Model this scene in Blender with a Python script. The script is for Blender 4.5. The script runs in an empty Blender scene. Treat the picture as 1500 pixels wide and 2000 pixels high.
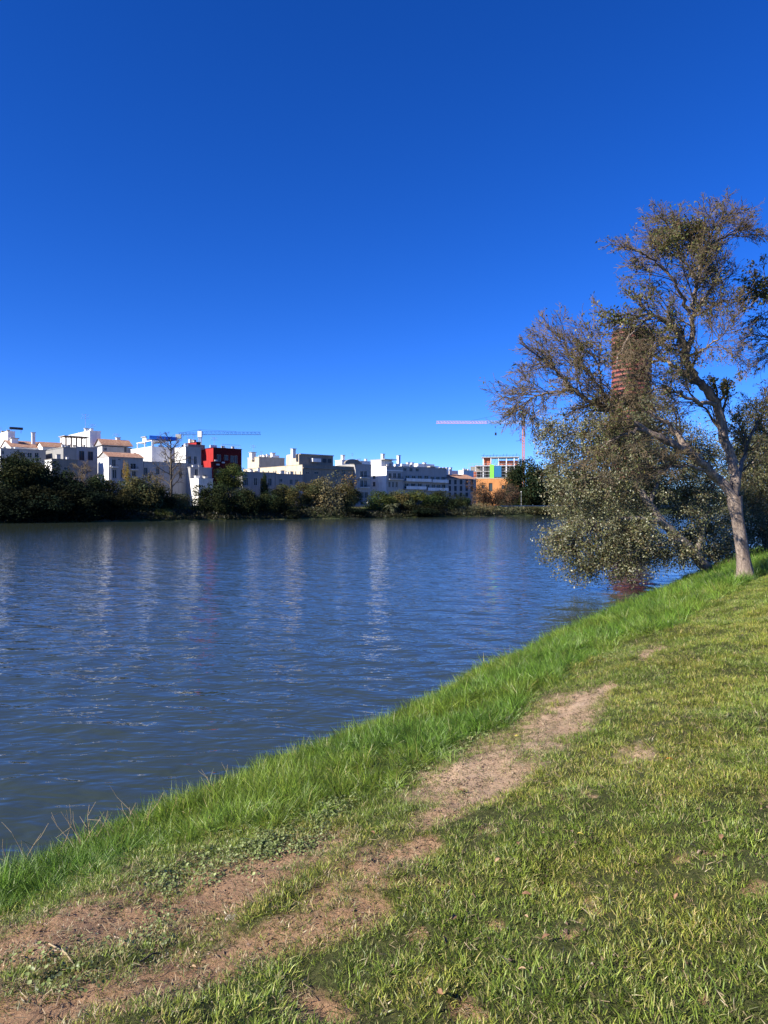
import bpy, math, random
import numpy as np
from mathutils import Vector, Matrix

random.seed(11)
rng = np.random.default_rng(11)
SC = bpy.context.scene
COL = SC.collection

# ------------------------------------------------------------------ camera, sky, sun, exposure
F, EYE, HOR = 1400.0, 3.2, 988.0          # focal length in photo pixels, eye height over the water, horizon row
cam_d = bpy.data.cameras.new('camera')
cam = bpy.data.objects.new('camera', cam_d)
COL.objects.link(cam)
cam_d.sensor_fit = 'VERTICAL'
cam_d.sensor_height = 36.0
cam_d.lens = 36.0 * F / 2000.0
cam_d.clip_start, cam_d.clip_end = 0.1, 9000
cam.location = (0, 0, EYE)
cam.rotation_euler = (math.radians(90) - math.atan(12 / F), 0, 0)
SC.camera = cam

SUN_EL = math.radians(31)
SUN_AZ = math.atan2(-0.86, -0.50)          # compass angle from +Y towards +X
SUN_DIR = Vector((math.sin(SUN_AZ) * math.cos(SUN_EL), math.cos(SUN_AZ) * math.cos(SUN_EL), math.sin(SUN_EL)))
world = bpy.data.worlds.new('World')
SC.world = world
world.use_nodes = True
wn, wl = world.node_tree.nodes, world.node_tree.links
sky = wn.new('ShaderNodeTexSky')
sky.sky_type = 'NISHITA'
sky.sun_disc = False
sky.sun_elevation = SUN_EL
sky.sun_rotation = SUN_AZ
sky.altitude = 0
sky.air_density = 0.6
sky.dust_density = 0.0
sky.ozone_density = 8.0
hs = wn.new('ShaderNodeHueSaturation')
hs.inputs['Saturation'].default_value = 1.17
hs.inputs['Hue'].default_value = 0.516
wl.new(sky.outputs[0], hs.inputs['Color'])
bg = wn['Background']
wl.new(hs.outputs[0], bg.inputs['Color'])
bg.inputs['Strength'].default_value = 0.112

sun_d = bpy.data.lights.new('sun', 'SUN')
sun_d.energy = 5.0
sun_d.angle = math.radians(0.53)
sun_d.color = (1.0, 0.93, 0.82)
sun = bpy.data.objects.new('sun', sun_d)
COL.objects.link(sun)
sun.rotation_euler = SUN_DIR.to_track_quat('Z', 'Y').to_euler()

SC.view_settings.view_transform = 'Standard'
SC.view_settings.look = 'None'
SC.view_settings.gamma = 1
SC.view_settings.exposure = 1.0
SC.view_settings.use_curve_mapping = False
SC.render.engine = 'CYCLES'
SC.cycles.max_bounces = 8
SC.cycles.transparent_max_bounces = 8

# ------------------------------------------------------------------ helpers
def at(px, py, D):
    """photo pixel and distance -> point in the place"""
    return np.array([(px - 750) / F * D, D, EYE - (py - HOR) / F * D])

def to_px(x, y, z):
    y = np.maximum(y, 0.2)
    return 750 + F * x / y, HOR + F * (EYE - z) / y

def _h(ix, iy, s):
    n = (ix.astype(np.int64) * 374761393 + iy.astype(np.int64) * 668265263 + s * 982451653) & 0xffffffff
    n = ((n ^ (n >> 13)) * 1274126177) & 0xffffffff
    n = ((n ^ (n >> 15)) * 2246822519) & 0xffffffff
    return ((n ^ (n >> 16)) & 0xffff) / 65535.0

def vnoise(x, y, s=0):
    x, y = np.asarray(x, float), np.asarray(y, float)
    ix, iy = np.floor(x), np.floor(y)
    fx, fy = x - ix, y - iy
    fx, fy = fx * fx * (3 - 2 * fx), fy * fy * (3 - 2 * fy)
    a, b = _h(ix, iy, s), _h(ix + 1, iy, s)
    c, d = _h(ix, iy + 1, s), _h(ix + 1, iy + 1, s)
    return (a * (1 - fx) + b * fx) * (1 - fy) + (c * (1 - fx) + d * fx) * fy

def fbm(x, y, s=0, o=4):
    v, a, t = 0, 0.5, 0
    for i in range(o):
        v = v + a * vnoise(x * 2 ** i, y * 2 ** i, s + i * 17)
        t += a
        a *= 0.5
    return v / t

def sstep(a, b, x):
    t = np.clip((x - a) / (b - a), 0, 1)
    return t * t * (3 - 2 * t)

def mesh_np(name, V, Fc, col=None, smooth=False, attrs=None):
    V = np.asarray(V, np.float32).reshape(-1, 3)
    Fc = np.asarray(Fc, np.int32)
    n, k = Fc.shape
    m = bpy.data.meshes.new(name)
    m.vertices.add(len(V)); m.vertices.foreach_set('co', V.ravel())
    m.loops.add(n * k); m.loops.foreach_set('vertex_index', Fc.ravel())
    m.polygons.add(n)
    m.polygons.foreach_set('loop_start', np.arange(0, n * k, k, dtype=np.int32))
    if smooth:
        m.polygons.foreach_set('use_smooth', np.ones(n, bool))
    m.update(calc_edges=True)
    if col is not None:
        a = m.attributes.new('col', 'FLOAT_COLOR', 'POINT')
        c = np.ones((len(V), 4), np.float32); c[:, :3] = col
        a.data.foreach_set('color', c.ravel())
    for nm, arr in (attrs or {}).items():
        a = m.attributes.new(nm, 'FLOAT', 'POINT')
        a.data.foreach_set('value', np.asarray(arr, np.float32))
    return m

class MB:
    """collects boxes, bars and faces into one mesh"""
    def __init__(s): s.v, s.f = [], []
    def face(s, pts):
        b = len(s.v); s.v += [tuple(p) for p in pts]; s.f.append(tuple(range(b, b + len(pts)))); return s
    def box(s, a, c):
        (x0, y0, z0), (x1, y1, z1) = a, c
        b = len(s.v)
        s.v += [(x0, y0, z0), (x1, y0, z0), (x1, y1, z0), (x0, y1, z0), (x0, y0, z1), (x1, y0, z1), (x1, y1, z1), (x0, y1, z1)]
        s.f += [tuple(b + i for i in q) for q in ((0, 3, 2, 1), (4, 5, 6, 7), (0, 1, 5, 4), (1, 2, 6, 5), (2, 3, 7, 6), (3, 0, 4, 7))]
        return s
    def bar(s, p, q, r, k=4):
        p, q = Vector(p), Vector(q)
        t = (q - p)
        if t.length < 1e-6: return s
        t.normalize()
        u = t.cross(Vector((0, 0, 1)) if abs(t.z) < 0.9 else Vector((1, 0, 0))).normalized()
        w = t.cross(u)
        b = len(s.v)
        for c in (p, q):
            for i in range(k):
                a = 2 * math.pi * (i + 0.5) / k
                s.v.append(tuple(c + (u * math.cos(a) + w * math.sin(a)) * r))
        for i in range(k):
            j = (i + 1) % k
            s.f.append((b + i, b + j, b + k + j, b + k + i))
        s.f.append(tuple(b + i for i in reversed(range(k)))); s.f.append(tuple(b + k + i for i in range(k)))
        return s
    def mesh(s, name):
        m = bpy.data.meshes.new(name); m.from_pydata(s.v, [], s.f); m.update(); return m

def ob(name, mesh, mat=None, parent=None, label=None, cat=None, group=None, kind=None, loc=None, rz=None):
    if isinstance(mesh, MB): mesh = mesh.mesh(name)
    o = bpy.data.objects.new(name, mesh)
    COL.objects.link(o)
    if mat is not None and mesh is not None:
        if len(mesh.materials) == 0: mesh.materials.append(mat)
        elif mesh.materials[0] is not mat:
            o.material_slots[0].link = 'OBJECT'; o.material_slots[0].material = mat
    if parent is not None: o.parent = parent
    if loc is not None: o.location = loc
    if rz is not None: o.rotation_euler = (0, 0, rz)
    if label: o['label'] = label
    if cat: o['category'] = cat
    if group: o['group'] = group
    if kind: o['kind'] = kind
    return o

def thing(name, label, cat, loc=(0, 0, 0), rz=0, group=None):
    return ob(name, None, None, None, label, cat, group, None, tuple(float(v) for v in loc), rz)

# ------------------------------------------------------------------ materials
def newmat(name):
    m = bpy.data.materials.new(name); m.use_nodes = True
    nt = m.node_tree
    return m, nt.nodes, nt.links, nt.nodes['Principled BSDF']

def ramp(n, stops):
    r = n.new('ShaderNodeValToRGB')
    e = r.color_ramp.elements
    while len(e) < len(stops): e.new(0.5)
    for el, (p, c) in zip(e, stops):
        el.position = p; el.color = (*c, 1) if len(c) == 3 else c
    return r

def simple(name, c, rough=0.7, var=0.18, scale=3.0, bump=0.0, bscale=40, metal=0.0, stretch=(1, 1, 1), spec=0.3):
    m, n, l, b = newmat(name)
    tc = n.new('ShaderNodeTexCoord'); mp = n.new('ShaderNodeMapping'); mp.inputs['Scale'].default_value = stretch
    l.new(tc.outputs['Object'], mp.inputs['Vector'])
    nz = n.new('ShaderNodeTexNoise'); nz.inputs['Scale'].default_value = scale; nz.inputs['Detail'].default_value = 6
    l.new(mp.outputs[0], nz.inputs['Vector'])
    lo = tuple(max(0, v * (1 - var)) for v in c); hi = tuple(min(1, v * (1 + var)) for v in c)
    r = ramp(n, [(0.3, lo), (0.7, hi)])
    l.new(nz.outputs[0], r.inputs[0]); l.new(r.outputs[0], b.inputs['Base Color'])
    b.inputs['Roughness'].default_value = rough; b.inputs['Metallic'].default_value = metal
    b.inputs['Specular IOR Level'].default_value = spec
    if bump:
        nb = n.new('ShaderNodeTexNoise'); nb.inputs['Scale'].default_value = bscale; nb.inputs['Detail'].default_value = 5
        l.new(mp.outputs[0], nb.inputs['Vector'])
        bp = n.new('ShaderNodeBump'); bp.inputs['Strength'].default_value = bump; bp.inputs['Distance'].default_value = 0.05
        l.new(nb.outputs[0], bp.inputs['Height']); l.new(bp.outputs[0], b.inputs['Normal'])
    return m

def plaster(name, c):
    """painted render with rain streaks and stains of its own"""
    m, n, l, b = newmat(name)
    tc = n.new('ShaderNodeTexCoord'); mp = n.new('ShaderNodeMapping'); mp.inputs['Scale'].default_value = (1.2, 1.2, 0.12)
    l.new(tc.outputs['Object'], mp.inputs['Vector'])
    a = n.new('ShaderNodeTexNoise'); a.inputs['Scale'].default_value = 1.6; a.inputs['Detail'].default_value = 8
    l.new(mp.outputs[0], a.inputs['Vector'])
    r = ramp(n, [(0.25, tuple(v * 0.78 for v in c)), (0.5, c), (0.8, tuple(min(1, v * 1.05) for v in c))])
    l.new(a.outputs[0], r.inputs[0])
    a2 = n.new('ShaderNodeTexNoise'); a2.inputs['Scale'].default_value = 0.5; a2.inputs['Detail'].default_value = 4
    l.new(tc.outputs['Object'], a2.inputs['Vector'])
    r2 = ramp(n, [(0.3, (0.88, 0.87, 0.85)), (0.6, (1, 1, 1))])
    l.new(a2.outputs[0], r2.inputs[0])
    mx = n.new('ShaderNodeMixRGB'); mx.blend_type = 'MULTIPLY'; mx.inputs[0].default_value = 1
    l.new(r.outputs[0], mx.inputs[1]); l.new(r2.outputs[0], mx.inputs[2]); l.new(mx.outputs[0], b.inputs['Base Color'])
    b.inputs['Roughness'].default_value = 0.85; b.inputs['Specular IOR Level'].default_value = 0.15
    return m

def leafmat(name, gain=(1, 1, 1), trans=0.3, rough=0.5, spec=0.3, inst=False):
    m, n, l, b = newmat(name)
    at_ = n.new('ShaderNodeAttribute'); at_.attribute_name = 'col'
    mul = n.new('ShaderNodeMixRGB'); mul.blend_type = 'MULTIPLY'; mul.inputs[0].default_value = 1
    mul.inputs[2].default_value = (*gain, 1)
    l.new(at_.outputs['Color'], mul.inputs[1])
    src = mul.outputs[0]
    if inst:
        ti = n.new('ShaderNodeAttribute'); ti.attribute_type = 'INSTANCER'; ti.attribute_name = 'tint'
        m2 = n.new('ShaderNodeMixRGB'); m2.blend_type = 'MULTIPLY'; m2.inputs[0].default_value = 1
        l.new(src, m2.inputs[1]); l.new(ti.outputs['Vector'], m2.inputs[2]); src = m2.outputs[0]
    l.new(src, b.inputs['Base Color'])
    b.inputs['Roughness'].default_value = rough; b.inputs['Specular IOR Level'].default_value = spec
    tr = n.new('ShaderNodeBsdfTranslucent'); l.new(src, tr.inputs['Color'])
    mx = n.new('ShaderNodeMixShader'); mx.inputs[0].default_value = trans
    l.new(b.outputs[0], mx.inputs[1]); l.new(tr.outputs[0], mx.inputs[2])
    l.new(mx.outputs[0], n['Material Output'].inputs['Surface'])
    return m

def barkmat(name, dark, light, scale=6):
    m, n, l, b = newmat(name)
    tc = n.new('ShaderNodeTexCoord'); mp = n.new('ShaderNodeMapping'); mp.inputs['Scale'].default_value = (1, 1, 0.28)
    l.new(tc.outputs['Object'], mp.inputs['Vector'])
    v = n.new('ShaderNodeTexVoronoi'); v.feature = 'DISTANCE_TO_EDGE'; v.inputs['Scale'].default_value = scale * 2.2
    nz = n.new('ShaderNodeTexNoise'); nz.inputs['Scale'].default_value = scale; nz.inputs['Detail'].default_value = 8; nz.inputs['Roughness'].default_value = 0.7
    l.new(mp.outputs[0], nz.inputs['Vector'])
    ad = n.new('ShaderNodeMixRGB'); ad.blend_type = 'ADD'; ad.inputs[0].default_value = 0.35
    l.new(mp.outputs[0], ad.inputs[1]); l.new(nz.outputs['Color'], ad.inputs[2]); l.new(ad.outputs[0], v.inputs['Vector'])
    mu = n.new('ShaderNodeMath'); mu.operation = 'MULTIPLY_ADD'; mu.inputs[1].default_value = 1.1
    l.new(v.outputs[0], mu.inputs[0]); l.new(nz.outputs[0], mu.inputs[2])
    r = ramp(n, [(0.35, dark), (0.62, tuple((a + c) / 2 for a, c in zip(dark, light))), (0.85, light)])
    l.new(mu.outputs[0], r.inputs[0]); l.new(r.outputs[0], b.inputs['Base Color'])
    b.inputs['Roughness'].default_value = 0.9; b.inputs['Specular IOR Level'].default_value = 0.15
    bp = n.new('ShaderNodeBump'); bp.inputs['Strength'].default_value = 0.55; bp.inputs['Distance'].default_value = 0.025
    l.new(mu.outputs[0], bp.inputs['Height']); l.new(bp.outputs[0], b.inputs['Normal'])
    return m

def glassmat(name, c=(0.02, 0.03, 0.04)):
    m = simple(name, c, 0.2, 0.3, 0.6, spec=0.25)
    return m

M = {}
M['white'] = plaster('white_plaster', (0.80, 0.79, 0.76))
M['shadewhite'] = plaster('shaded_white_plaster', (0.36, 0.355, 0.35))  # white walls darkened to paint the shade on the river fronts
M['grey'] = plaster('shaded_grey_plaster', (0.27, 0.265, 0.255))  # pale wall colour with the shade of the fronts put in
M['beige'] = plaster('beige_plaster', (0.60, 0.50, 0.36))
M['tan'] = plaster('shaded_tan_plaster', (0.25, 0.225, 0.19))  # beige darkened, shade of the fronts mixed into the colour
M['red'] = plaster('shaded_red_plaster', (0.085, 0.009, 0.010))  # red wall with the front's shade put into its colour
M['redsunlit'] = plaster('sunlit_red_plaster', (0.36, 0.03, 0.03))  # lighter copy of the same red, painting sunlight on the side
M['orange'] = plaster('orange_plaster', (0.52, 0.23, 0.085))
M['pane'] = glassmat('window_glass')
M['shutter'] = simple('dark_shutter_paint', (0.03, 0.045, 0.055), 0.5)
M['brownwood'] = simple('brown_window_wood', (0.16, 0.09, 0.05), 0.6)
M['frame'] = simple('grey_window_frame', (0.46, 0.46, 0.45), 0.5, 0.05)
M['iron'] = simple('dark_iron', (0.03, 0.032, 0.035), 0.5, metal=0.3)
M['concrete'] = simple('concrete', (0.38, 0.36, 0.33), 0.9, 0.2)
M['steel'] = simple('galvanised_steel', (0.45, 0.46, 0.47), 0.45, 0.15, metal=0.4)
M['bluetarp'] = simple('blue_tarpaulin', (0.02, 0.16, 0.62), 0.5)
M['greentarp'] = simple('green_netting', (0.22, 0.70, 0.08), 0.7)
M['tealtarp'] = simple('teal_netting', (0.02, 0.14, 0.30), 0.7)
M['canvas'] = simple('pale_canvas', (0.6, 0.57, 0.5), 0.9)
M['craneblue'] = simple('crane_blue_paint', (0.06, 0.16, 0.36), 0.5)
M['cranewhite'] = simple('crane_white_paint', (0.75, 0.75, 0.75), 0.5)
M['craneorange'] = simple('crane_orange_paint', (0.62, 0.22, 0.06), 0.5)
M['cranepink'] = simple('crane_faded_red_paint', (0.72, 0.42, 0.40), 0.6)
M['tower'] = simple('tower_terracotta', (0.27, 0.075, 0.06), 0.6, 0.15, 0.05)
M['towerglass'] = simple('tower_glass', (0.05, 0.03, 0.03), 0.25, 0.2, 0.05)
M['brick'] = simple('brick_red', (0.42, 0.13, 0.07), 0.9)

def tilemat():
    m, n, l, b = newmat('terracotta_tiles')
    tc = n.new('ShaderNodeTexCoord')
    v = n.new('ShaderNodeTexVoronoi'); v.inputs['Scale'].default_value = 3.0
    l.new(tc.outputs['Object'], v.inputs['Vector'])
    r = ramp(n, [(0.0, (0.17, 0.085, 0.055)), (0.5, (0.29, 0.15, 0.095)), (1.0, (0.38, 0.25, 0.17))])
    l.new(v.outputs['Color'], r.inputs[0]); l.new(r.outputs[0], b.inputs['Base Color'])
    b.inputs['Roughness'].default_value = 0.9
    return m
M['tile'] = tilemat()

# ------------------------------------------------------------------ lie of the land
CS = 0.838                                            # cosine of the near shoreline's angle
U2, V2, O2 = np.array([0.755, 0.656]), np.array([-0.656, 0.755]), np.array([-70.7, 132.0])
OV = float(O2 @ V2)

def near_d(x, y):
    w = 0.5 * (vnoise(x * 0.35 + y * 0.3, y * 0.1, 5) - 0.5) + 0.25 * (vnoise(x * 1.1, y * 1.1, 6) - 0.5)
    return (x + 6.7 - 0.65 * y) * CS + w + 0.35 * sstep(9, 5, y) * sstep(0.5, -2.0, x)

def far_t(x, y):
    return (x - O2[0]) * V2[0] + (y - O2[1]) * V2[1] + 2.5 * (vnoise(x * 0.07, y * 0.07, 8) - 0.5)

NXP = [-60, -6, -1.5, -0.3, 0, 0.3, 0.9, 2.0, 3.4, 4.4, 5.6, 10, 30, 300]
NZP = [-3.5, -2, -0.6, -0.12, 0.02, 0.24, 0.46, 0.82, 1.24, 1.43, 1.6, 1.9, 2.3, 3.0]
FXP = [-60, -4, 0, 1.0, 6, 12, 17, 6000]
FZP = [-3.5, -0.6, 0.0, 0.5, 1.7, 2.7, 3.0, 3.0]

def ground_base(x, y):
    return np.maximum(np.interp(near_d(x, y), NXP, NZP), np.interp(far_t(x, y), FXP, FZP))

# worn soil along the bank: centre lines given as (photo column, photo row, half width)
STRANDS = [
    [(1290, 1264, 6), (1255, 1282, 5)], [(1195, 1335, 6), (1150, 1372, 18), (1105, 1402, 30), (1045, 1436, 34), (960, 1478, 34), (880, 1522, 30), (815, 1550, 16)],
    [(1035, 1492, 12), (950, 1532, 20), (870, 1588, 20), (825, 1612, 16)],
    [(840, 1652, 14), (745, 1690, 28), (650, 1742, 26), (610, 1765, 14)],
    [(660, 1640, 16), (540, 1700, 24), (400, 1755, 42), (250, 1800, 36), (100, 1843, 38), (0, 1868, 38), (-200, 1925, 40)],
    [(720, 1770, 26), (600, 1805, 28), (470, 1850, 26), (350, 1895, 34), (250, 1940, 34), (100, 1975, 38), (-100, 2030, 50)],
    [(1225, 1472, 14), (1255, 1472, 14)], [(600, 1950, 24), (640, 1960, 24)], [(910, 1960, 16), (930, 1975, 14)],
]
def strand_mask(px, py):
    best = np.full(np.shape(px), 9.0)
    for s in STRANDS:
        for (x0, y0, w0), (x1, y1, w1) in zip(s[:-1], s[1:]):
            dx, dy = x1 - x0, (y1 - y0) * 1.5
            t = np.clip(((px - x0) * dx + (py - y0) * 1.5 * dy) / (dx * dx + dy * dy + 1e-6), 0, 1)
            q = np.hypot(px - x0 - t * dx, (py - y0) * 1.5 - t * dy) / (w0 + (w1 - w0) * t)
            best = np.minimum(best, q)
    return best

def dirt(x, y, z):
    px, py = to_px(x, y, z)
    q = strand_mask(px, py)
    n = fbm(x * 2.6, y * 2.6, 31, 4) - 0.5
    m = 1 - sstep(0.55, 1.25, q + n * 3.1)
    thin = (1 - sstep(1.2, 3.2, q + n * 1.5)) * 0.5
    lawn = sstep(0.66, 0.80, fbm(x * 6.5, y * 6.5, 77, 3)) * sstep(7.5, 3.0, y) * 0.6
    m = np.maximum(np.maximum(m, thin), lawn)
    return np.where(y < 0.8, lawn, m)

TB_X = [-600, 0, 150, 330, 470, 600, 700, 790, 860, 960, 1050, 1130, 1200, 1280, 1340, 1420, 1470, 1560]
TB_Y = [2010, 1800, 1755, 1685, 1640, 1602, 1580, 1538, 1492, 1428, 1360, 1310, 1268, 1236, 1210, 1165, 1138, 1100]
def tallness(x, y, z):
    px, py = to_px(x, y, z)
    b = np.interp(px, TB_X, TB_Y) + (fbm(x * 1.4, y * 1.4, 51, 3) - 0.5) * 60 * np.minimum(1, 9 / np.maximum(y, 1))
    t = sstep(14, -26, (py - b) * np.clip(y / 8, 0.5, 3))
    return np.where(y > 20.5, 1, np.where(y < 0.8, 0, t))

def ground_z(x, y):
    z = ground_base(x, y)
    near = (np.hypot(x, y) < 45)
    m = np.where(near, dirt(x, y, z), 0)
    rough = (fbm(x * 5, y * 5, 90, 4) - 0.5) * 0.05 + (fbm(x * 1.2, y * 1.2, 91, 3) - 0.5) * 0.14
    return z + np.where(near & (z > 0.05), rough, 0) - m * 0.03 * near, m

# one ground sheet, from the camera's feet to the horizon
rr = np.concatenate([[0.02], np.geomspace(0.9, 13, 270), np.geomspace(13.3, 6000, 250)])
aa = np.radians(np.concatenate([np.arange(-180, -42, 3), np.arange(-42, 42, 0.18), np.arange(42, 180.1, 3)]))
R_, A_ = np.meshgrid(rr, aa, indexing='ij')
X_, Y_ = R_ * np.sin(A_), R_ * np.cos(A_)
Z_, D_ = ground_z(X_, Y_)
nr, na = R_.shape
idx = np.arange(nr * na).reshape(nr, na)
Q = np.stack([idx[:-1, :-1], idx[:-1, 1:], idx[1:, 1:], idx[1:, :-1]], -1).reshape(-1, 4)[:, ::-1]
gm = mesh_np('ground', np.stack([X_, Y_, Z_], -1), Q, smooth=True,
             attrs={'pale': sstep(3.6, 5.6, Y_ + .35 * X_).ravel(), 'dirt': D_.ravel(), 'far': sstep(40, 90, R_).ravel(), 'tall': tallness(X_, Y_, Z_).ravel()})

def groundmat():
    m, n, l, b = newmat('bank_soil')
    tc = n.new('ShaderNodeTexCoord')
    def nz(s, d=6, r=0.6):
        t = n.new('ShaderNodeTexNoise'); t.inputs['Scale'].default_value = s; t.inputs['Detail'].default_value = d; t.inputs['Roughness'].default_value = r
        l.new(tc.outputs['Object'], t.inputs['Vector']); return t
    n1, n2, n3 = nz(2.2), nz(38, 8, 0.7), nz(9, 5)
    soil = ramp(n, [(0.28, (0.22, 0.14, 0.085)), (0.5, (0.41, 0.285, 0.18)), (0.72, (0.56, 0.42, 0.29))])
    a = n.new('ShaderNodeMath'); a.operation = 'MULTIPLY_ADD'; a.inputs[1].default_value = 0.55
    l.new(n2.outputs[0], a.inputs[0])
    a2 = n.new('ShaderNodeMath'); a2.operation = 'MULTIPLY'; a2.inputs[1].default_value = 0.45
    l.new(n1.outputs[0], a2.inputs[0]); l.new(a2.outputs[0], a.inputs[2]); l.new(a.outputs[0], soil.inputs[0])
    dk = n.new('ShaderNodeMixRGB'); dk.blend_type = 'MULTIPLY'; dk.inputs[0].default_value = 1
    pa = n.new('ShaderNodeAttribute'); pa.attribute_name = 'pale'
    pr = ramp(n, [(0.0, (0.78, 0.69, 0.62)), (1.0, (1, 1, 1))]); l.new(pa.outputs['Fac'], pr.inputs[0])
    l.new(soil.outputs[0], dk.inputs[1]); l.new(pr.outputs[0], dk.inputs[2])
    thatch = ramp(n, [(0.3, (0.028, 0.032, 0.012)), (0.55, (0.065, 0.072, 0.024)), (0.75, (0.15, 0.13, 0.06))])
    l.new(n2.outputs[0], thatch.inputs[0])
    att = n.new('ShaderNodeAttribute'); att.attribute_name = 'dirt'
    ed = n.new('ShaderNodeMath'); ed.operation = 'MULTIPLY_ADD'; ed.inputs[1].default_value = 0.7
    l.new(n3.outputs[0], ed.inputs[0]); l.new(att.outputs['Fac'], ed.inputs[2])
    rd = ramp(n, [(0.5, (0, 0, 0)), (0.85, (1, 1, 1))]); l.new(ed.outputs[0], rd.inputs[0])
    mx = n.new('ShaderNodeMixRGB'); l.new(rd.outputs[0], mx.inputs[0]); l.new(thatch.outputs[0], mx.inputs[1]); l.new(dk.outputs[0], mx.inputs[2])
    fa = n.new('ShaderNodeAttribute'); fa.attribute_name = 'far'
    nf = nz(0.12, 5)
    farc = ramp(n, [(0.35, (0.035, 0.045, 0.016)), (0.55, (0.07, 0.085, 0.028)), (0.7, (0.16, 0.12, 0.07))])
    l.new(nf.outputs[0], farc.inputs[0])
    mf = n.new('ShaderNodeMixRGB'); l.new(fa.outputs['Fac'], mf.inputs[0]); l.new(mx.outputs[0], mf.inputs[1]); l.new(farc.outputs[0], mf.inputs[2])
    l.new(mf.outputs[0], b.inputs['Base Color'])
    b.inputs['Roughness'].default_value = 0.95; b.inputs['Specular IOR Level'].default_value = 0.1
    bp = n.new('ShaderNodeBump'); bp.inputs['Strength'].default_value = 0.8; bp.inputs['Distance'].default_value = 0.03
    l.new(n2.outputs[0], bp.inputs['Height']); l.new(bp.outputs[0], b.inputs['Normal'])
    return m
ob('ground', gm, groundmat(), kind='structure', label='grassy river bank with a worn strip of bare soil')

# ------------------------------------------------------------------ water
def build_water():
    r = np.concatenate([np.arange(3.0, 9, 0.06), np.geomspace(9, 2500, 720)])
    a = np.radians(np.concatenate([np.arange(-100, -34, 1.5), np.arange(-34, 34, 0.25), np.arange(34, 100, 1.5)]))
    R, A = np.meshgrid(r, a, indexing='ij')
    X, Y = R * np.sin(A), R * np.cos(A)
    Z = np.zeros_like(X)
    step = np.gradient(r)[:, None]
    g = np.random.default_rng(3)
    warp = (fbm(X * 0.22, Y * 0.22, 200, 3) - 0.5) * 2.2
    calm = 0.35 + 0.65 * sstep(7, 17, R) * (0.55 + 0.45 * fbm(X * 0.06, Y * 0.1, 210, 2) * 2)
    for i in range(34):
        lam = g.uniform(0.4, 1.2) if i % 3 else g.uniform(1.0, 2.0)
        th = math.radians(60 + g.normal() * 20)
        k = 2 * math.pi / lam
        amp = 0.0027 * lam * g.uniform(0.5, 1)
        fade = sstep(3.2, 6.0, lam / step)
        ph = g.uniform(0, 6.28)
        Z += amp * fade * np.sin(k * (X * math.cos(th) + Y * math.sin(th)) + ph + warp * (1.3 + 0.4 * math.sin(i)))
    Z *= calm
    n0, n1 = R.shape
    ix = np.arange(n0 * n1).reshape(n0, n1)
    q = np.stack([ix[:-1, :-1], ix[:-1, 1:], ix[1:, 1:], ix[1:, :-1]], -1).reshape(-1, 4)[:, ::-1]
    me = mesh_np('river_water', np.stack([X, Y, Z], -1), q, smooth=True)
    m, n, l, b = newmat('river_water')
    tc = n.new('ShaderNodeTexCoord')
    def layer(scale, st, rot, det):
        mp = n.new('ShaderNodeMapping'); mp.inputs['Scale'].default_value = (st[0], st[1], 1); mp.inputs['Rotation'].default_value = (0, 0, math.radians(rot))
        l.new(tc.outputs['Object'], mp.inputs['Vector'])
        t = n.new('ShaderNodeTexNoise'); t.inputs['Scale'].default_value = scale; t.inputs['Detail'].default_value = det; t.inputs['Roughness'].default_value = 0.55
        t.inputs['Distortion'].default_value = 0.4
        l.new(mp.outputs[0], t.inputs['Vector']); return t
    w1, w2, w3 = layer(2.7, (0.55, 1.15), 28, 2), layer(7.0, (0.7, 1.2), 15, 2), layer(0.045, (1, 1), 0, 3)
    b1 = n.new('ShaderNodeBump'); b1.inputs['Distance'].default_value = 0.10; b1.inputs['Strength'].default_value = 0.40
    l.new(w1.outputs[0], b1.inputs['Height'])
    b2 = n.new('ShaderNodeBump'); b2.inputs['Distance'].default_value = 0.009
    rs = ramp(n, [(0.35, (0.25,) * 3), (0.65, (0.9,) * 3)]); l.new(w3.outputs[0], rs.inputs[0]); l.new(rs.outputs[0], b2.inputs['Strength'])
    l.new(w2.outputs[0], b2.inputs['Height']); l.new(b1.outputs[0], b2.inputs['Normal'])
    l.new(b2.outputs[0], b.inputs['Normal'])
    b.inputs['Base Color'].default_value = (0.034, 0.047, 0.036, 1)
    b.inputs['Roughness'].default_value = 0.04; b.inputs['IOR'].default_value = 1.255
    ob('river_water', me, m, kind='structure', label='rippled dark blue-green river water')
build_water()

# ------------------------------------------------------------------ buildings on the far bank
GZ = 3.0
RZ = math.atan2(U2[1], U2[0])
def ray_T(px, T):
    a = (px - 750) / F
    D = (T + OV) / (a * V2[0] + V2[1])
    return np.array([a * D, D])

def wall_panel(mb, w, h, holes, mapf, rev=0.18, z0=-1.0):
    """a wall face with real openings and reveals; mapf(x, depth, z) -> local point"""
    xs = sorted({0.0, w, *[v for q in holes for v in (q[0], q[2])]})
    zs = sorted({z0, h, *[v for q in holes for v in (q[1], q[3])]})
    for x0, x1 in zip(xs[:-1], xs[1:]):
        for a0, a1 in zip(zs[:-1], zs[1:]):
            cx, cz = (x0 + x1) / 2, (a0 + a1) / 2
            if any(q[0] < cx < q[2] and q[1] < cz < q[3] for q in holes): continue
            mb.face([mapf(x0, 0, a0), mapf(x1, 0, a0), mapf(x1, 0, a1), mapf(x0, 0, a1)])
    for x0, a0, x1, a1 in holes:
        for p, q in (((x0, a0), (x1, a0)), ((x1, a0), (x1, a1)), ((x1, a1), (x0, a1)), ((x0, a1), (x0, a0))):
            mb.face([mapf(p[0], 0, p[1]), mapf(q[0], 0, q[1]), mapf(q[0], rev, q[1]), mapf(p[0], rev, p[1])])

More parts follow.
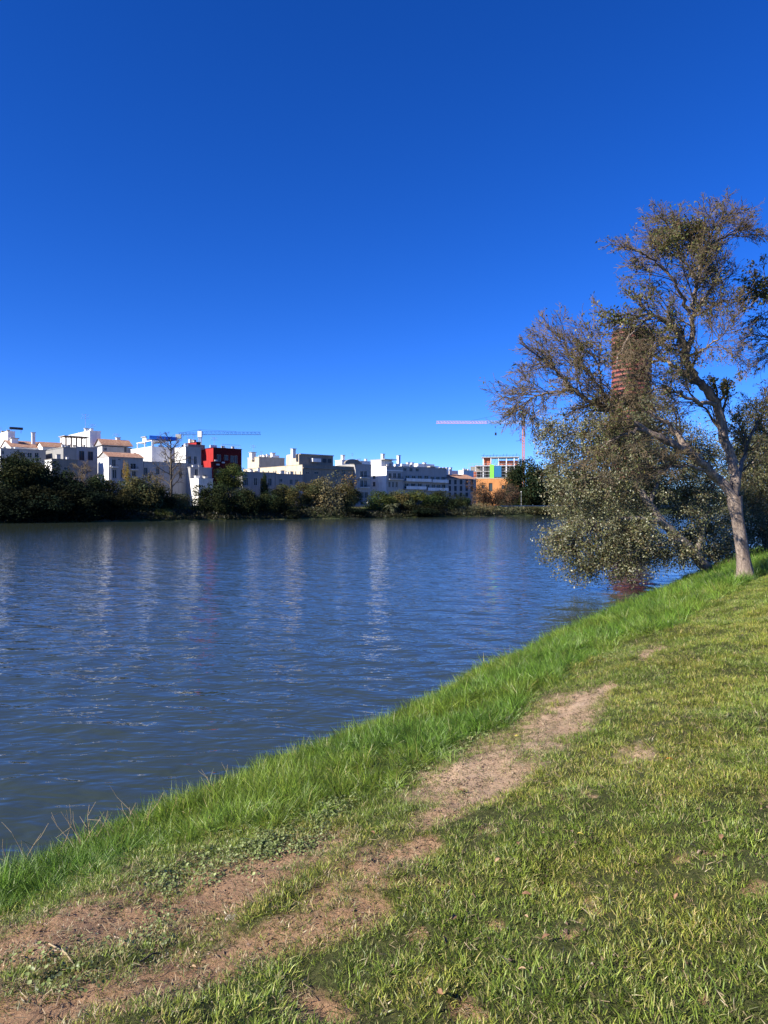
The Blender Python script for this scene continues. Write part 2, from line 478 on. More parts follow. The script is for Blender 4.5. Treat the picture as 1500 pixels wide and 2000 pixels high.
class House:
    """box house on the far street: corner column px0, right end px1, roof row pyt at the corner, T metres behind the water's edge"""
    def __init__(s, name, label, px0, px1, pyt, T, mat, pxL=None, depth=10, front=(), side=(), cap=True, frame='frame', pane='pane', cat='house', sunmat=None, group='houses along the far bank'):
        s.T = T
        s.C, R = ray_T(px0, T), ray_T(px1, T)
        s.W = float(np.linalg.norm(R - s.C))
        s.H = float(EYE - (pyt - HOR) / F * s.C[1] - GZ)
        s.Dp = s.ly(pxL) if pxL is not None else depth
        s.root = thing(name, label, cat, (s.C[0], s.C[1], GZ), RZ, group)
        s.mat = mat
        fh = [s.rect(q) for q in front]
        sh = [s.srect(q) for q in side]
        mb = MB()
        W, Dp, H = s.W, s.Dp, s.H
        wall_panel(mb, W, H, fh, lambda x, d, z: (x, d, z))
        wall_panel(mb, Dp, H, sh, lambda y, d, z: (d, Dp - y, z))
        mb.face([(W, 0, -1), (W, Dp, -1), (W, Dp, H), (W, 0, H)])
        mb.face([(W, Dp, -1), (0, Dp, -1), (0, Dp, H), (W, Dp, H)])
        mb.face([(0, 0, H), (W, 0, H), (W, Dp, H), (0, Dp, H)])
        s.wall = ob('wall', mb, mat, s.root)
        if sunmat:  # lighter skin carries the sunlight on the gable side as colour
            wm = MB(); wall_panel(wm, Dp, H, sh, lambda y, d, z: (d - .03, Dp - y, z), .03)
            ob('sunlit_gable_skin', wm, M[sunmat], s.root)
        for q in fh: s.window(q, lambda x, d, z: (x, d, z), frame, pane)
        for q in sh: s.window(q, lambda y, d, z: (d, Dp - y, z), frame, pane)
        if cap:
            c = MB().box((-0.12, -0.12, H), (W + 0.12, Dp + 0.12, H + 0.16))
            ob('parapet_cap', c, mat, s.root)
            q = random.Random(int(px0 * 7 + T))
            for k in range(q.randint(2, 4)):
                x, y = q.uniform(.1, .85) * W, q.uniform(.1, .7) * Dp
                a, b, hh = q.uniform(.4, 1.1), q.uniform(.4, 1.0), q.uniform(.4, 1.1)
                kind = q.choice(('roof_vent', 'roof_vent', 'water_tank', 'roof_cupboard'))
                v = ob(kind, MB().box((x, y, H + .161), (x + a, y + b, H + .161 + hh)), M[q.choice(('white', 'concrete', 'frame', 'tan'))], s.root)
                ob('cap', MB().box((x - .08, y - .08, H + .161 + hh), (x + a + .08, y + b + .08, H + .24 + hh)), M['concrete'], v)
            if q.random() < .7:
                x, y, hh = q.uniform(.2, .8) * W, Dp * .4, q.uniform(2, 4)
                m = MB().bar((x, y, H), (x, y, H + hh), .04)
                for z in (.95, .82, .7): m.bar((x - .6, y, H + hh * z), (x + .6, y, H + hh * z), .03)
                ob('antenna', m, M['steel'], s.root)
    def lx(s, px): return float((ray_T(px, s.T) - s.C) @ U2)
    def lz(s, px, py): return float(EYE - (py - HOR) / F * ray_T(px, s.T)[1] - GZ)
    def ly(s, px):
        a = (px - 750) / F
        return float((a * s.C[1] - s.C[0]) / (V2[0] - a * V2[1]))
    def sz(s, px, py): return float(EYE - (py - HOR) / F * (s.C[1] + s.ly(px) * V2[1]) - GZ)
    def rect(s, q):
        x0, y0, x1, y1 = q; c = (x0 + x1) / 2
        return (s.lx(x0), s.lz(c, y1), s.lx(x1), s.lz(c, y0))
    def srect(s, q):
        x0, y0, x1, y1 = q; c = (x0 + x1) / 2
        return (s.Dp - s.ly(x0), s.sz(c, y1), s.Dp - s.ly(x1), s.sz(c, y0))
    def window(s, q, mp, frame, pane):
        x0, z0, x1, z1 = q
        t = min(0.06, (x1 - x0) * 0.12)
        fm = MB()
        def bx(a0, b0, a1, b1, d0, d1):
            P = [mp(a0, d0, b0), mp(a1, d1, b1)]
            lo = tuple(min(P[0][i], P[1][i]) for i in range(3)); hi = tuple(max(P[0][i], P[1][i]) for i in range(3))
            fm.box(lo, hi)
        e = 0.004
        bx(x0 + e, z0 + e, x0 + t, z1 - e, .07, .15); bx(x1 - t, z0 + e, x1 - e, z1 - e, .07, .15)
        bx(x0 + t, z0 + e, x1 - t, z0 + t, .07, .15); bx(x0 + t, z1 - t, x1 - t, z1 - e, .07, .15)
        xm = (x0 + x1) / 2
        bx(xm - t * .4, z0 + t, xm + t * .4, z1 - t, .08, .15)
        f = ob('window', fm, M[frame], s.root)
        pm = MB().face([mp(x0, .165, z0), mp(x1, .165, z0), mp(x1, .165, z1), mp(x0, .165, z1)])
        ob('pane', pm, M[pane], f)
        sm = MB(); P = [mp(x0 - .08, -.09, z0 - .10), mp(x1 + .08, .05, z0 - .004)]
        sm.box(tuple(min(P[0][i], P[1][i]) for i in range(3)), tuple(max(P[0][i], P[1][i]) for i in range(3)))
        ob('sill', sm, s.mat, f)
    def part(s, name, mb, mat): return ob(name, mb, mat if not isinstance(mat, str) else M[mat], s.root)
    def block(s, name, px0, px1, py0, py1, y0, y1, mat):
        """a box on the roof or the front, given by columns and rows on the facade plane"""
        c = (px0 + px1) / 2
        return s.part(name, MB().box((s.lx(px0), y0, s.lz(c, py1)), (s.lx(px1), y1, s.lz(c, py0))), mat)
    def chimney(s, px, py0, py1, w=0.7, y=3.0, mat='white'):
        x = s.lx(px); z0, z1 = s.lz(px, py1) - 0.6, s.lz(px, py0)
        o = s.part('chimney', MB().box((x - w / 2, y, z0), (x + w / 2, y + w, z1)), mat)
        ob('chimney_cap', MB().box((x - w * .65, y - w * .15, z1), (x + w * .65, y + w * 1.15, z1 + .18)), M['concrete'], o)
    def antenna(s, px, py0, py1, y=4.0):
        x = s.lx(px); z0, z1 = s.lz(px, py1) - 1, s.lz(px, py0)
        m = MB().bar((x, y, z0), (x, y, z1), 0.05)
        for k, L in ((0.97, .9), (.90, .7), (.8, 1.1)):
            z = z0 + (z1 - z0) * k
            m.bar((x - L, y, z), (x + L, y, z), .03)
            for j in (-1, -.4, .4, 1): m.bar((x + L * j, y - .3, z), (x + L * j, y + .3, z), .02)
        s.part('antenna', m, 'steel')
    def balcony(s, q, dep=0.9, solid=False):
        """slab and railing before a window row: (x0, row of the rail, x1, row of the floor)"""
        x0, z0, x1, z1 = s.rect(q)
        b = s.part('balcony', MB().box((x0, -dep, z0 - .16), (x1, -.003, z0)), M['white'])
        if solid:
            ob('parapet', MB().box((x0, -dep, z0), (x1, -dep + .12, z1)), M['white'], b)
            return
        r = MB()
        r.box((x0, -dep, z1 - .05), (x1, -dep + .05, z1)); r.box((x0, -dep + .05, z1 - .05), (x0 + .05, -.003, z1)); r.box((x1 - .05, -dep + .05, z1 - .05), (x1, -.003, z1))
        k = max(3, int((x1 - x0) / 0.22))
        for i in range(k + 1):
            x = x0 + .02 + (x1 - x0 - .04) * i / k
            r.box((x - .012, -dep + .012, z0), (x + .012, -dep + .036, z1 - .05))
        ob('railing', r, M['iron'], b)
    def tiles(s, e_py, r_py, px0=None, px1=None, y0=-0.35, y1=None, both=True):
        """pitched roof of ribbed tiles, its ridge parallel to the street"""
        y1 = y1 if y1 is not None else s.Dp / 2
        xa = s.lx(px0) if px0 is not None else -0.3
        xb = s.lx(px1) if px1 is not None else s.W + 0.3
        c0 = px0 if px0 is not None else 750 + F * s.C[0] / s.C[1]
        ze, zr = s.lz(c0, e_py), s.lz(c0, r_py) + 0.0
        zr = ze + (zr - ze) * (1 + y1 / s.C[1]) + y1 * 0.06
        nrib = int((xb - xa) / 0.26)
        xs = np.linspace(xa, xb, nrib * 4 + 1)
        wv = 0.06 * np.abs(np.sin(np.arange(len(xs)) * math.pi / 4))
        V, Fc = [], []
        rows = [(y0, ze), (y1, zr)] + ([(2 * y1 - y0, ze)] if both else [])
        for yy, zz in rows:
            for x, w in zip(xs, wv): V.append((x, yy, zz + w))
        k = len(xs)
        for r in range(len(rows) - 1):
            for i in range(k - 1): Fc.append((r * k + i, r * k + i + 1, (r + 1) * k + i + 1, (r + 1) * k + i))
        o = ob('roof', mesh_np('roof', V, Fc), M['tile'], s.root)
        for x in (max(xa, -0.001) if px0 is None else xa + .3, min(xb, s.W + .001) if px1 is None else xb - .3):
            pts = [(x, y0 + .35, ze - .05), (x, y1, zr - .08)] + ([(x, 2 * y1 - y0 - .35, ze - .05)] if both else [(x, y1, ze - .05)])
            ob('gable_wall', MB().face(pts), s.mat, o)
        ob('eave', MB().box((xa, y0 + .02, ze - .14), (xb, y0 + .34, ze - .02)), s.mat, o)
        return o

def build_town():
    W, Wshade, G = M['white'], M['shadewhite'], M['grey']
    # --- left cluster
    h = House('white_house', 'white flat-roofed house at the far left edge with a solar water heater on top', 16, 30, 843, 62, W, pxL=-40, depth=14)
    t = h.part('solar_heater', MB().box((1.0, 2, h.H + .9), (4.2, 2.8, h.H + 1.5)), 'iron')
    for x in (1.4, 3.8): h.part('heater_leg', MB().bar((x, 2.4, h.H), (x, 2.4, h.H + 1), .08), 'steel')
    h = House('tiled_house', 'white house with a sunlit orange tiled roof behind the leftmost terrace', 22, 84, 873, 54, W, depth=11, cap=False)
    h.tiles(873, 860); h.chimney(73, 844, 862, .8); h.chimney(36, 855, 864, 1.6)
    House('terrace_house', 'low white terrace house with a shaded veranda at the far left', 2, 90, 876, 42, Wshade, pxL=-40, front=[(3, 880, 9, 888), (40, 884, 50, 894), (54, 884, 63, 894), (68, 884, 76, 894)], sunmat='white')
    h = House('red_roofed_house', 'white house with a dark red tiled roof beside the orange-roofed house', 84, 126, 873, 50, W, pxL=72, cap=False, front=[(90, 878, 96, 886), (104, 878, 113, 885)])
    h.tiles(873, 863)
    h = House('grey_stepped_house', 'grey-beige stepped house with one small dark window below the pergola terrace', 102, 152, 897, 27, M['tan'], pxL=88, front=[(125, 912, 137, 918)], sunmat='white')
    h = House('grey_block_house', 'plain grey-beige block behind the stepped house', 124, 150, 874, 33, M['grey'], pxL=90)
    h = House('pergola_house', 'white house with two brown-framed windows and a roof pergola', 149, 191, 873, 44, Wshade, pxL=128, frame='brownwood', front=[(155, 881, 165, 899), (172, 882, 182, 899)], sunmat='white')
    p = MB()
    x0, x1, zb, zt = h.lx(131), h.lx(172), h.H, h.lz(150, 853)
    for x in np.linspace(x0, x1, 5):
        for y in (1.0, 4.5): h.part('pergola_post', MB().box((x - .08, y - .08, zb), (x + .08, y + .08, zt)), 'brownwood')
    for k in range(9):
        x = x0 - .3 + (x1 - x0 + .6) * k / 8
        h.part('pergola_slat', MB().box((x - .16, .4, zt), (x + .16, 5.1, zt + .12)), 'brownwood')
    h.part('pergola_cover', MB().box((x0 - .5, .3, zt + .12), (x1 + .6, 5.2, zt + .2)), 'canvas')
    h2 = House('penthouse_block', 'tall white block with aerials rising behind the pergola house', 176, 197, 842, 60, W, pxL=118, side=[(165, 853, 168, 858)])
    h2.antenna(177, 806, 842); h2.antenna(190, 826, 842); h2.chimney(178, 836, 843, 1.0)
    h2 = House('upper_tiled_house', 'upper house with a pale tiled roof behind the tall white gable', 200, 258, 872, 54, Wshade, pxL=186, cap=False, front=[(204, 874, 209, 880), (243, 874, 248, 884)], sunmat='white')
    h2.tiles(869, 857); h2.chimney(240, 854, 866, 1.0); h2.antenna(239, 845, 858)
    h = House('tall_gable_house', 'white house with a bright blank gable and a low tiled roof over a shaded front', 213, 280, 893, 28, Wshade, pxL=192, cap=False, depth=10,
              front=[(219, 897, 227, 911), (231, 896, 236, 899), (220, 917, 228, 934), (236, 917, 242, 934), (255, 905, 266, 916), (258, 920, 266, 932)], sunmat='white')
    h.tiles(892, 883); h.balcony((217, 908, 229, 912)); h.balcony((253, 912, 268, 917))
    h = House('long_white_house', 'long pale house with tall dark window behind the bare tree', 281, 366, 902, 28, Wshade, depth=9, front=[(281.5, 913, 289, 928), (305, 912, 312, 927), (330, 912, 337, 927), (350, 920, 356, 935)])
    h = House('blue_awning_house', 'sunlit white house with a blue tarpaulin on its roof terrace', 297, 345, 873, 38, W, pxL=256, side=[(262, 884, 266, 890)])
    f = MB(); zt = h.lz(297, 861)
    for y in (0.2, h.Dp * .35, h.Dp * .7): f.box((0.1, y, h.H), (.3, y + .2, zt)); f.box((4.6, y, h.H), (4.8, y + .2, zt))
    f.box((0.1, .2, zt), (4.8, h.Dp * .75, zt + .15))
    h.part('terrace_frame', f, 'white')
    h.part('blue_tarpaulin', MB().box((.33, h.Dp * .02, h.H + .6), (.40, h.Dp * .33, zt - .05)), 'bluetarp')
    h.part('blue_awning', MB().box((1, 4, zt + .9), (9, 8, zt + 1.8)), 'bluetarp')
    h.chimney(312, 851, 860, 2.4, 6)
    # --- red house group
    h = House('pale_blue_house', 'narrow pale blue house with two tall windows beside the red house', 363, 393, 873, 30, Wshade, pxL=342, front=[(368, 891, 374, 906), (379, 891, 385, 907), (384, 915, 389, 930)], sunmat='white')
    h = House('pale_annex', 'low pale annex in front of the red house', 372, 414, 913, 26, Wshade, depth=4, front=[(397, 927, 404, 934), (381, 916, 387, 930)])
    h = House('white_shed', 'small bright white shed below the red house', 388, 416, 935, 21, W, pxL=372)
    h = House('red_house', 'red flat-roofed house with white-framed windows, a shaded front and a sunlit side wall', 417, 472, 875, 34, M['red'], pxL=391,
              front=[(424, 888, 432, 901), (438, 889, 446, 899), (450, 890, 457, 903), (458, 890, 464, 905), (424, 918, 431, 934), (452, 918, 459, 934)], sunmat='redsunlit')
    h.block('roof_room', 384, 417, 866, 876, 5, 9, 'tan'); h.block('roof_screen', 421, 434, 868, 876, 3, 3.3, 'white')
    r = MB(); z0, z1 = h.H, h.lz(455, 869)
    for k in range(11): x = h.lx(434) + (h.lx(470) - h.lx(434)) * k / 10; r.box((x - .03, .2, z0), (x + .03, .26, z1))
    r.box((h.lx(434), .2, z1), (h.lx(470), .26, z1 + .06)); h.part('roof_railing', r, 'steel')
    h.antenna(432, 852, 872)
    for q in ((419, 898, 424, 901), (433, 902, 438, 905), (422, 906, 428, 909)):
        x0, z0, x1, z1 = h.rect(q); h.part('air_conditioner', MB().box((x0, -.35, z0), (x1, -.003, z1)), 'frame')
    h2 = House('red_roof_terrace', 'red and white rooftop room behind the pale blue house', 384, 392, 864, 44, M['red'], pxL=360, sunmat='redsunlit')
    # --- white two-storey house and the beige block
    h = House('roof_garden_house', 'two-storey white house with a row of dark windows and a planted roof terrace', 474, 538, 922, 24, M['grey'], depth=9,
              front=[(477.5, 933, 485, 948), (496, 933, 503, 948), (510, 934, 514, 944), (524, 934, 531, 949)])
    h3 = House('lower_terrace_house', 'lower grey-white house with small windows below the beige wall', 538.5, 591, 926, 24, M['grey'], depth=9, front=[(546, 935, 552, 941.5), (546, 944, 552, 950), (566, 936, 572, 946), (577, 936, 583, 945)])
    for hh, a, b, py in ((h, 482, 538, 918), (h3, 540, 590, 919)):
        z1 = hh.lz(a, py)
        for k in range(6):
            x = hh.lx(a) + (hh.lx(b) - hh.lx(a)) * k / 5.2
            hh.part('terrace_post', MB().box((x - .12, .2, hh.H + .16), (x + .12, .44, z1)), 'grey')
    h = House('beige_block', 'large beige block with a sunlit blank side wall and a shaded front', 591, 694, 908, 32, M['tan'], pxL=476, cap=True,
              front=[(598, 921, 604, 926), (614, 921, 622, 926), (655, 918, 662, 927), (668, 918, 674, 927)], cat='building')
    h.part('sunlit_side_skin', MB().box((-.09, .0, -1), (-.003, h.Dp, h.H - .003)), 'beige')  # beige skin paints sunlight on the side; the front wears the darkened copy
    h.part('cornice', MB().box((0, -.5, h.H - 1.0), (h.W, -.003, h.H - .7)), 'tan')
    zt = h.lz(578, 886); ya = h.Dp * .10
    h.part('upper_storey', MB().box((.6, 2.5, h.H + .16), (h.lx(660), 9, zt)), 'tan')
    h.part('upper_side_wall', MB().box((.3, 2.4, h.H + .17), (.58, 9.2, zt + .1)), 'beige')  # lighter sunlit copy of the upper storey's wall colour
    h.part('upper_roof', MB().box((.59, 2.0, zt), (h.lx(660), 9.2, zt + .3)), 'concrete')
    h.block('roof_hut', 615, 631, 895, 902, 1.0, 2.2, 'white'); h.chimney(586, 876, 890, 1.1, 3)
    for px in (640, 650): h.part('upper_window', MB().box((h.lx(px), 2.40, h.H + 1.2), (h.lx(px) + 1.3, 2.498, h.H + 2.4)), 'shutter')
    b = House('cream_back_house', 'small cream house and white rooftops behind the beige wall', 506, 556, 893, 62, M['beige'], pxL=484)
    b.chimney(505, 883, 894, 1.6, 3); b.antenna(507, 868, 886); b.chimney(538, 885, 898, 1.2, 1); b.block('roof_room', 524, 555, 888, 894, 3, 6, 'white')
    b2 = House('white_back_house', 'white roofs behind the beige block, next to its chimney', 668, 735, 899, 58, W, pxL=655)
    b2.chimney(678, 889, 900, 1.0, 2)
    # --- blue-white corner house, lit white block, balcony block, shuttered block
    h = House('arched_house', 'grey-blue house with an arched gable and iron balconies beside the beige block', 694.5, 725, 907, 31, Wshade, depth=10,
              front=[(704, 920, 710, 932), (711.5, 920, 717, 932), (704, 938, 710, 951), (711.5, 938, 717, 951), (704, 961, 711, 973), (712, 961, 719, 973), (704, 979, 711, 986)])
    h.balcony((702, 929, 719, 933)); h.balcony((702, 947, 719, 952))
    a = MB(); c = h.lx(689); z = h.H + .1
    pts = [(c + 3.2 * math.cos(k * math.pi / 14), z + 1.5 * math.sin(k * math.pi / 14)) for k in range(15)]
    a.face([(x, -.2, zz) for x, zz in pts]); a.face([(x, .6, zz) for x, zz in reversed(pts)])
    for (xa, za), (xb, zb) in zip(pts[:-1], pts[1:]): a.face([(xa, -.2, za), (xa, .6, za), (xb, .6, zb), (xb, -.2, zb)])
    h.part('arched_gable', a, 'tan')
    h = House('bright_white_block', 'bright white block with a sunlit side wall and two tall chimneys', 755, 787, 911, 30, Wshade, pxL=722, side=[(728, 929, 733, 935), (728, 941, 733, 950)],
              front=[(759, 924, 765, 934), (768, 924, 774, 934), (777, 924, 783, 934), (759, 941, 763, 952), (766, 941, 770, 952), (773, 941, 777, 952)], cat='building', sunmat='white')
    h.balcony((758, 931, 785, 936)); h.part('string_course', MB().box((-.1, -.1, h.H - 1.4), (h.W, -.003, h.H - 1.1)), 'white')
    z1 = h.lz(755, 897)
    h.part('roof_room', MB().box((-.02 + .3, 3, h.H + .16), (5, h.Dp - .3, z1)), 'white'); h.part('roof_canopy', MB().box((.1, 1, z1), (6, h.Dp, z1 + .2)), 'concrete')
    h.chimney(765, 886, 904, .9, 4); h.chimney(796, 889, 906, .9, 4); h.block('roof_hut', 762, 784, 901, 911, 4, 7, 'white')
    fr = [(x, 929, x + 8, 938) for x in (792, 804, 816, 829)] + [(x, 931, x + 7, 940) for x in (841, 852, 862)] + \
         [(x, 944, x + 8, 954) for x in (790, 803, 816)] + [(x, 946, x + 7, 956) for x in (832, 843, 853, 863)] + [(788, 914, 794, 920), (800, 914, 806, 921), (812, 915, 818, 921)]
    h = House('balcony_block', 'long white apartment block with two rows of continuous balconies', 787.3, 872, 911.5, 31.5, Wshade, depth=11, front=fr, cat='building')
    for q in ((789, 935, 838, 940), (840, 937, 871, 942), (789, 950, 828, 955), (831, 953, 871, 958)): h.balcony(q, 1.3, True)
    h.tiles(922, 913, 822, 852, .0, 4, both=False); h.block('roof_room', 836, 868, 905, 919, 5, 10, 'white')
    for px in (818, 826, 850): h.chimney(px, 903, 914, .9, 5)
    h.block('roof_hut', 800, 815, 905, 913, 4, 8, 'white'); h.block('roof_canopy', 852, 869, 910, 912, 3, 5, 'concrete')
    fr = [(x, 937, x + 5, 946) for x in (876, 887, 898, 909, 919)] + [(x, 949, x + 5, 959) for x in (876, 887, 898, 909, 919)] + [(x, 962, x + 5, 970) for x in (876, 887, 898, 909)]
    h = House('shuttered_block', 'white apartment block with tall dark shutters and a red tiled roof', 872.4, 930, 935, 31, Wshade, depth=10, front=fr, cat='building', cap=False, pane='shutter', frame='shutter', sunmat='white')
    h.tiles(934, 926)
    for px in (877, 883, 890, 897): h.chimney(px, 913, 926, .8, 4)
    h.block('roof_room', 899, 918, 918, 928, 6, 10, 'white')
    House('far_white_house', 'small white house past the red-roofed shuttered block', 905, 925, 919, 60, W, pxL=896)

    # --- orange house and the building under construction
    D = 400
    c = at(930, 935, D)
    r = thing('orange_house', 'sunlit orange house with a dark window slot below the construction site', 'house', (c[0], c[1], GZ), math.radians(-14), 'houses along the far bank')
    H = c[2] - GZ; mb = MB(); Wd = 24
    hol = [(7, H - 7, 9, H - 2.5), (3, H - 5.5, 4.4, H - 3.5), (14, H - 6, 15.4, H - 3.6), (19, H - 6, 20.4, H - 3.6)]
    wall_panel(mb, Wd, H, hol, lambda x, d, z: (x, d, z), .4)
    mb.face([(0, 0, -1), (0, 12, -1), (0, 12, H), (0, 0, H)]); mb.face([(Wd, 0, -1), (Wd, 12, -1), (Wd, 12, H), (Wd, 0, H)]); mb.face([(0, 0, H), (Wd, 0, H), (Wd, 12, H), (0, 12, H)])
    ob('wall', mb, M['orange'], r)
    for q in hol: ob('window', MB().face([(q[0], .38, q[1]), (q[2], .38, q[1]), (q[2], .38, q[3]), (q[0], .38, q[3])]), M['shutter'], r)
    ob('parapet_cap', MB().box((-.2, -.2, H), (Wd + .2, 12.2, H + .3)), M['beige'], r)
    c = at(917, 935, 425)
    r = thing('building_under_construction', 'building under construction with open floors, scaffolding and green and blue netting', 'building', (c[0], c[1], GZ), math.radians(-10))
    zs = [at(0, py, 425)[2] - GZ for py in (933, 920, 909, 893)]
    for k, (z, x0, x1) in enumerate(zip(zs, (0, 0, 3, 7), (30, 30, 29, 29))):
        ob('floor_slab', MB().box((x0, 0, z - .35), (x1, 14, z)), M['concrete'] if k != 2 else M['cranewhite'], r)
    for k, x in enumerate((3.5, 8, 12.5, 17, 21.5, 26, 28.5)):
        for y in (.5, 7):
            ob('column', MB().box((x - .25, y, 0), (x + .25, y + .5, zs[3] - .36 if x > 7 else zs[2] - .36)), M['cranewhite'] if y < 1 else M['concrete'], r)
    ob('brick_infill', MB().box((.3, .2, zs[0]), (4, .5, zs[1] - .36)), M['brick'], r)
    ob('brick_infill', MB().box((8.3, 2, zs[2]), (12.2, 2.3, zs[3] - .36)), M['brick'], r)
    ob('brick_infill', MB().box((17.3, 4, zs[2]), (28.2, 4.3, zs[3] - 2)), M['brick'], r)
    ob('brick_infill', MB().box((0.3, 6, zs[0]), (28.2, 6.3, zs[2] - .4)), M['tan'], r)
    ob('green_net', MB().box((12, -1.35, zs[0] - .5), (14.3, -1.2, zs[2] + .3)), M['greentarp'], r)
    ob('blue_net', MB().box((14.5, -1.3, zs[0] + .2), (18.6, -1.2, zs[2] - .6)), M['tealtarp'], r)
    s = MB()
    for x in np.arange(-.5, 30, 2.4):
        s.bar((x, -1, -1), (x, -1, zs[2] + 1), .09)
    for z in np.arange(zs[0] - 3, zs[2] + 1.2, 1.6): s.bar((-.5, -1, z), (29, -1, z), .08)
    ob('scaffold', s, M['steel'], r)
    s = MB()
    for x in np.arange(8, 29, 1.9): s.bar((x, .2, zs[3]), (x + .6, .2, zs[3] + 1.3 + .8 * math.sin(x)), .12); s.bar((x, .2, zs[2]), (x + 1.9, .2, zs[3] - .3), .07)
    s.bar((7, .2, zs[3] + .9), (29, .2, zs[3] + .9), .1)
    ob('formwork', s, M['iron'], r)
build_town()

# ------------------------------------------------------------------ tower and cranes
def build_tower():
    D = 740
    zt = at(0, 648, D)[2]
    c = at(1233, 0, D)
    r = thing('office_tower', 'tall dark red round tower with horizontal ribs behind the bare tree', 'tower', (c[0], c[1], GZ), 0.3)
    H = zt - GZ
    def ring(n, a, b, z0, z1):
        V = [(a * math.cos(2 * math.pi * i / n), b * math.sin(2 * math.pi * i / n), z) for z in (z0, z1) for i in range(n)]
        f = [(i, (i + 1) % n, n + (i + 1) % n, n + i) for i in range(n)]
        m = bpy.data.meshes.new('ring'); m.from_pydata(V, [], f + [tuple(range(n, 2 * n)), tuple(reversed(range(n)))]); return m
    ob('shaft', ring(48, 19.5, 17, 0, H), M['towerglass'], r)
    me = ring(48, 20.8, 18.3, 0, 2.2)
    k = 0
    z = 4.0
    while z < H - 2:
        ob('louvre_ring', me, M['tower'], r, loc=(0, 0, z)); z += 4.75
build_tower()

def crane(name, label, D, pxm, pyj, pxt, pxc, mats, hook=None, apex=7.0, depth=1.9):
    base = at(pxm, 0, D)
    zj = at(0, pyj, D)[2] - GZ
    r = thing(name, label, 'crane', (base[0], base[1], GZ), 0, 'tower cranes')
    L = (pxt - pxm) / F * D; Lc = (pxc - pxm) / F * D
    def lattice(p0, p1, w, step, rr):
        m = MB(); p0, p1 = Vector(p0), Vector(p1); d = p1 - p0; n = max(2, int(d.length / step)); d.normalize()
        up = Vector((0, 0, 1)) if abs(d.z) < .5 else Vector((1, 0, 0)); s = d.cross(up).normalized()
        cs = [s * (w / 2), s * (-w / 2), up * w] if abs(d.z) < .5 else [s * w / 2 + up * w / 2, s * -w / 2 + up * w / 2, s * -w / 2 - up * w / 2, s * w / 2 - up * w / 2]
        for c in cs: m.bar(p0 + c, p1 + c, rr)
        for i in range(n):
            a, b = p0 + (p1 - p0) * i / n, p0 + (p1 - p0) * (i + 1) / n; mid = (a + b) / 2
            for j in range(len(cs)):
                k = (j + 1) % len(cs)
                m.bar(a + cs[j], mid + cs[k], rr * .6); m.bar(mid + cs[k], b + cs[j], rr * .6)
        return m
    ob('mast', lattice((0, 0, -1), (0, 0, zj - .5), 1.3, 2.2, .19), mats[0], r)
    ob('jib', lattice((0, 0, zj), (L * .42, 0, zj), depth, 2.2, .13), mats[1], r)
    ob('jib_end', lattice((L * .42, 0, zj), (L, 0, zj), depth * .85, 2.2, .15), mats[2], r)
    ob('counter_jib', lattice((0, 0, zj), (Lc, 0, zj), 1.2, 2.0, .14), mats[1], r)
    ob('counterweight', MB().box((Lc - 1.6, -.7, zj - 2.4), (Lc + 1.6, .7, zj + .2)), M['concrete'], r)
    ob('cab', MB().box((-1.2, -1.2, zj - 1.6), (1.2, 1.2, zj + 2.0)), mats[3], r)
    ob('apex', lattice((0, 0, zj + 2), (0, 0, zj + apex), 1.0, 1.5, .12), mats[1], r)
    ob('tie_bar', MB().bar((0, 0, zj + apex), (L * .6, 0, zj + depth), .07).bar((0, 0, zj + apex), (Lc * .9, 0, zj + 1), .07), M['iron'], r)
    if hook:
        x = (hook[0] - pxm) / F * D; z1 = at(0, hook[1], D)[2] - GZ
        ob('hook_cable', MB().bar((x, 0, zj), (x, 0, z1), .05), M['iron'], r)
        ob('hook_block', MB().box((x - .6, -.4, z1 - 2.0), (x + .6, .4, z1)), M['iron'], r)
    return r
crane('tower_crane', 'blue and white tower crane behind the red house', 430, 391, 849, 509, 349, (M['steel'], M['craneblue'], M['craneblue'], M['cranewhite']), apex=3.0)
crane('tower_crane', 'orange tower crane with a faded pink jib over the construction site', 520, 1022, 827, 852, 1050, (M['craneorange'], M['steel'], M['cranepink'], M['iron']), hook=(968, 845), apex=10)

# ------------------------------------------------------------------ vegetation toolkit
def tubes(polys, sides=4):
    V, Fc, b = [], [], 0
    ang = np.arange(sides) * 2 * math.pi / sides
    ca, sa = np.cos(ang)[None, :, None], np.sin(ang)[None, :, None]
    for P, r in polys:
        P = np.asarray(P, float); r = np.asarray(r, float); n = len(P)
        t = np.gradient(P, axis=0); t /= np.linalg.norm(t, axis=1)[:, None] + 1e-9
        ref = np.array([0, 0, 1.0]) if abs(t[0, 2]) < 0.8 else np.array([1.0, 0, 0])
        u = np.cross(t, ref); u /= np.linalg.norm(u, axis=1)[:, None] + 1e-9
        w = np.cross(t, u)
        V.append((P[:, None] + (u[:, None] * ca + w[:, None] * sa) * r[:, None, None]).reshape(-1, 3))
        i = np.arange(n - 1)[:, None] * sides; j = np.arange(sides)[None]; j2 = (j + 1) % sides
        Fc.append((np.stack([i + j, i + j2, i + sides + j2, i + sides + j], -1) + b).reshape(-1, 4))
        b += n * sides
    return np.concatenate(V), np.concatenate(Fc)

def nrm(v): return v / (np.linalg.norm(v) + 1e-9)

def smooth_line(pts, n):
    pts = np.asarray(pts, float)
    t = np.linspace(0, 1, len(pts)); tt = np.linspace(0, 1, n)
    out = np.stack([np.interp(tt, t, pts[:, i]) for i in range(3)], 1)
    for _ in range(3): out[1:-1] = (out[:-2] + 2 * out[1:-1] + out[2:]) / 4
    return out

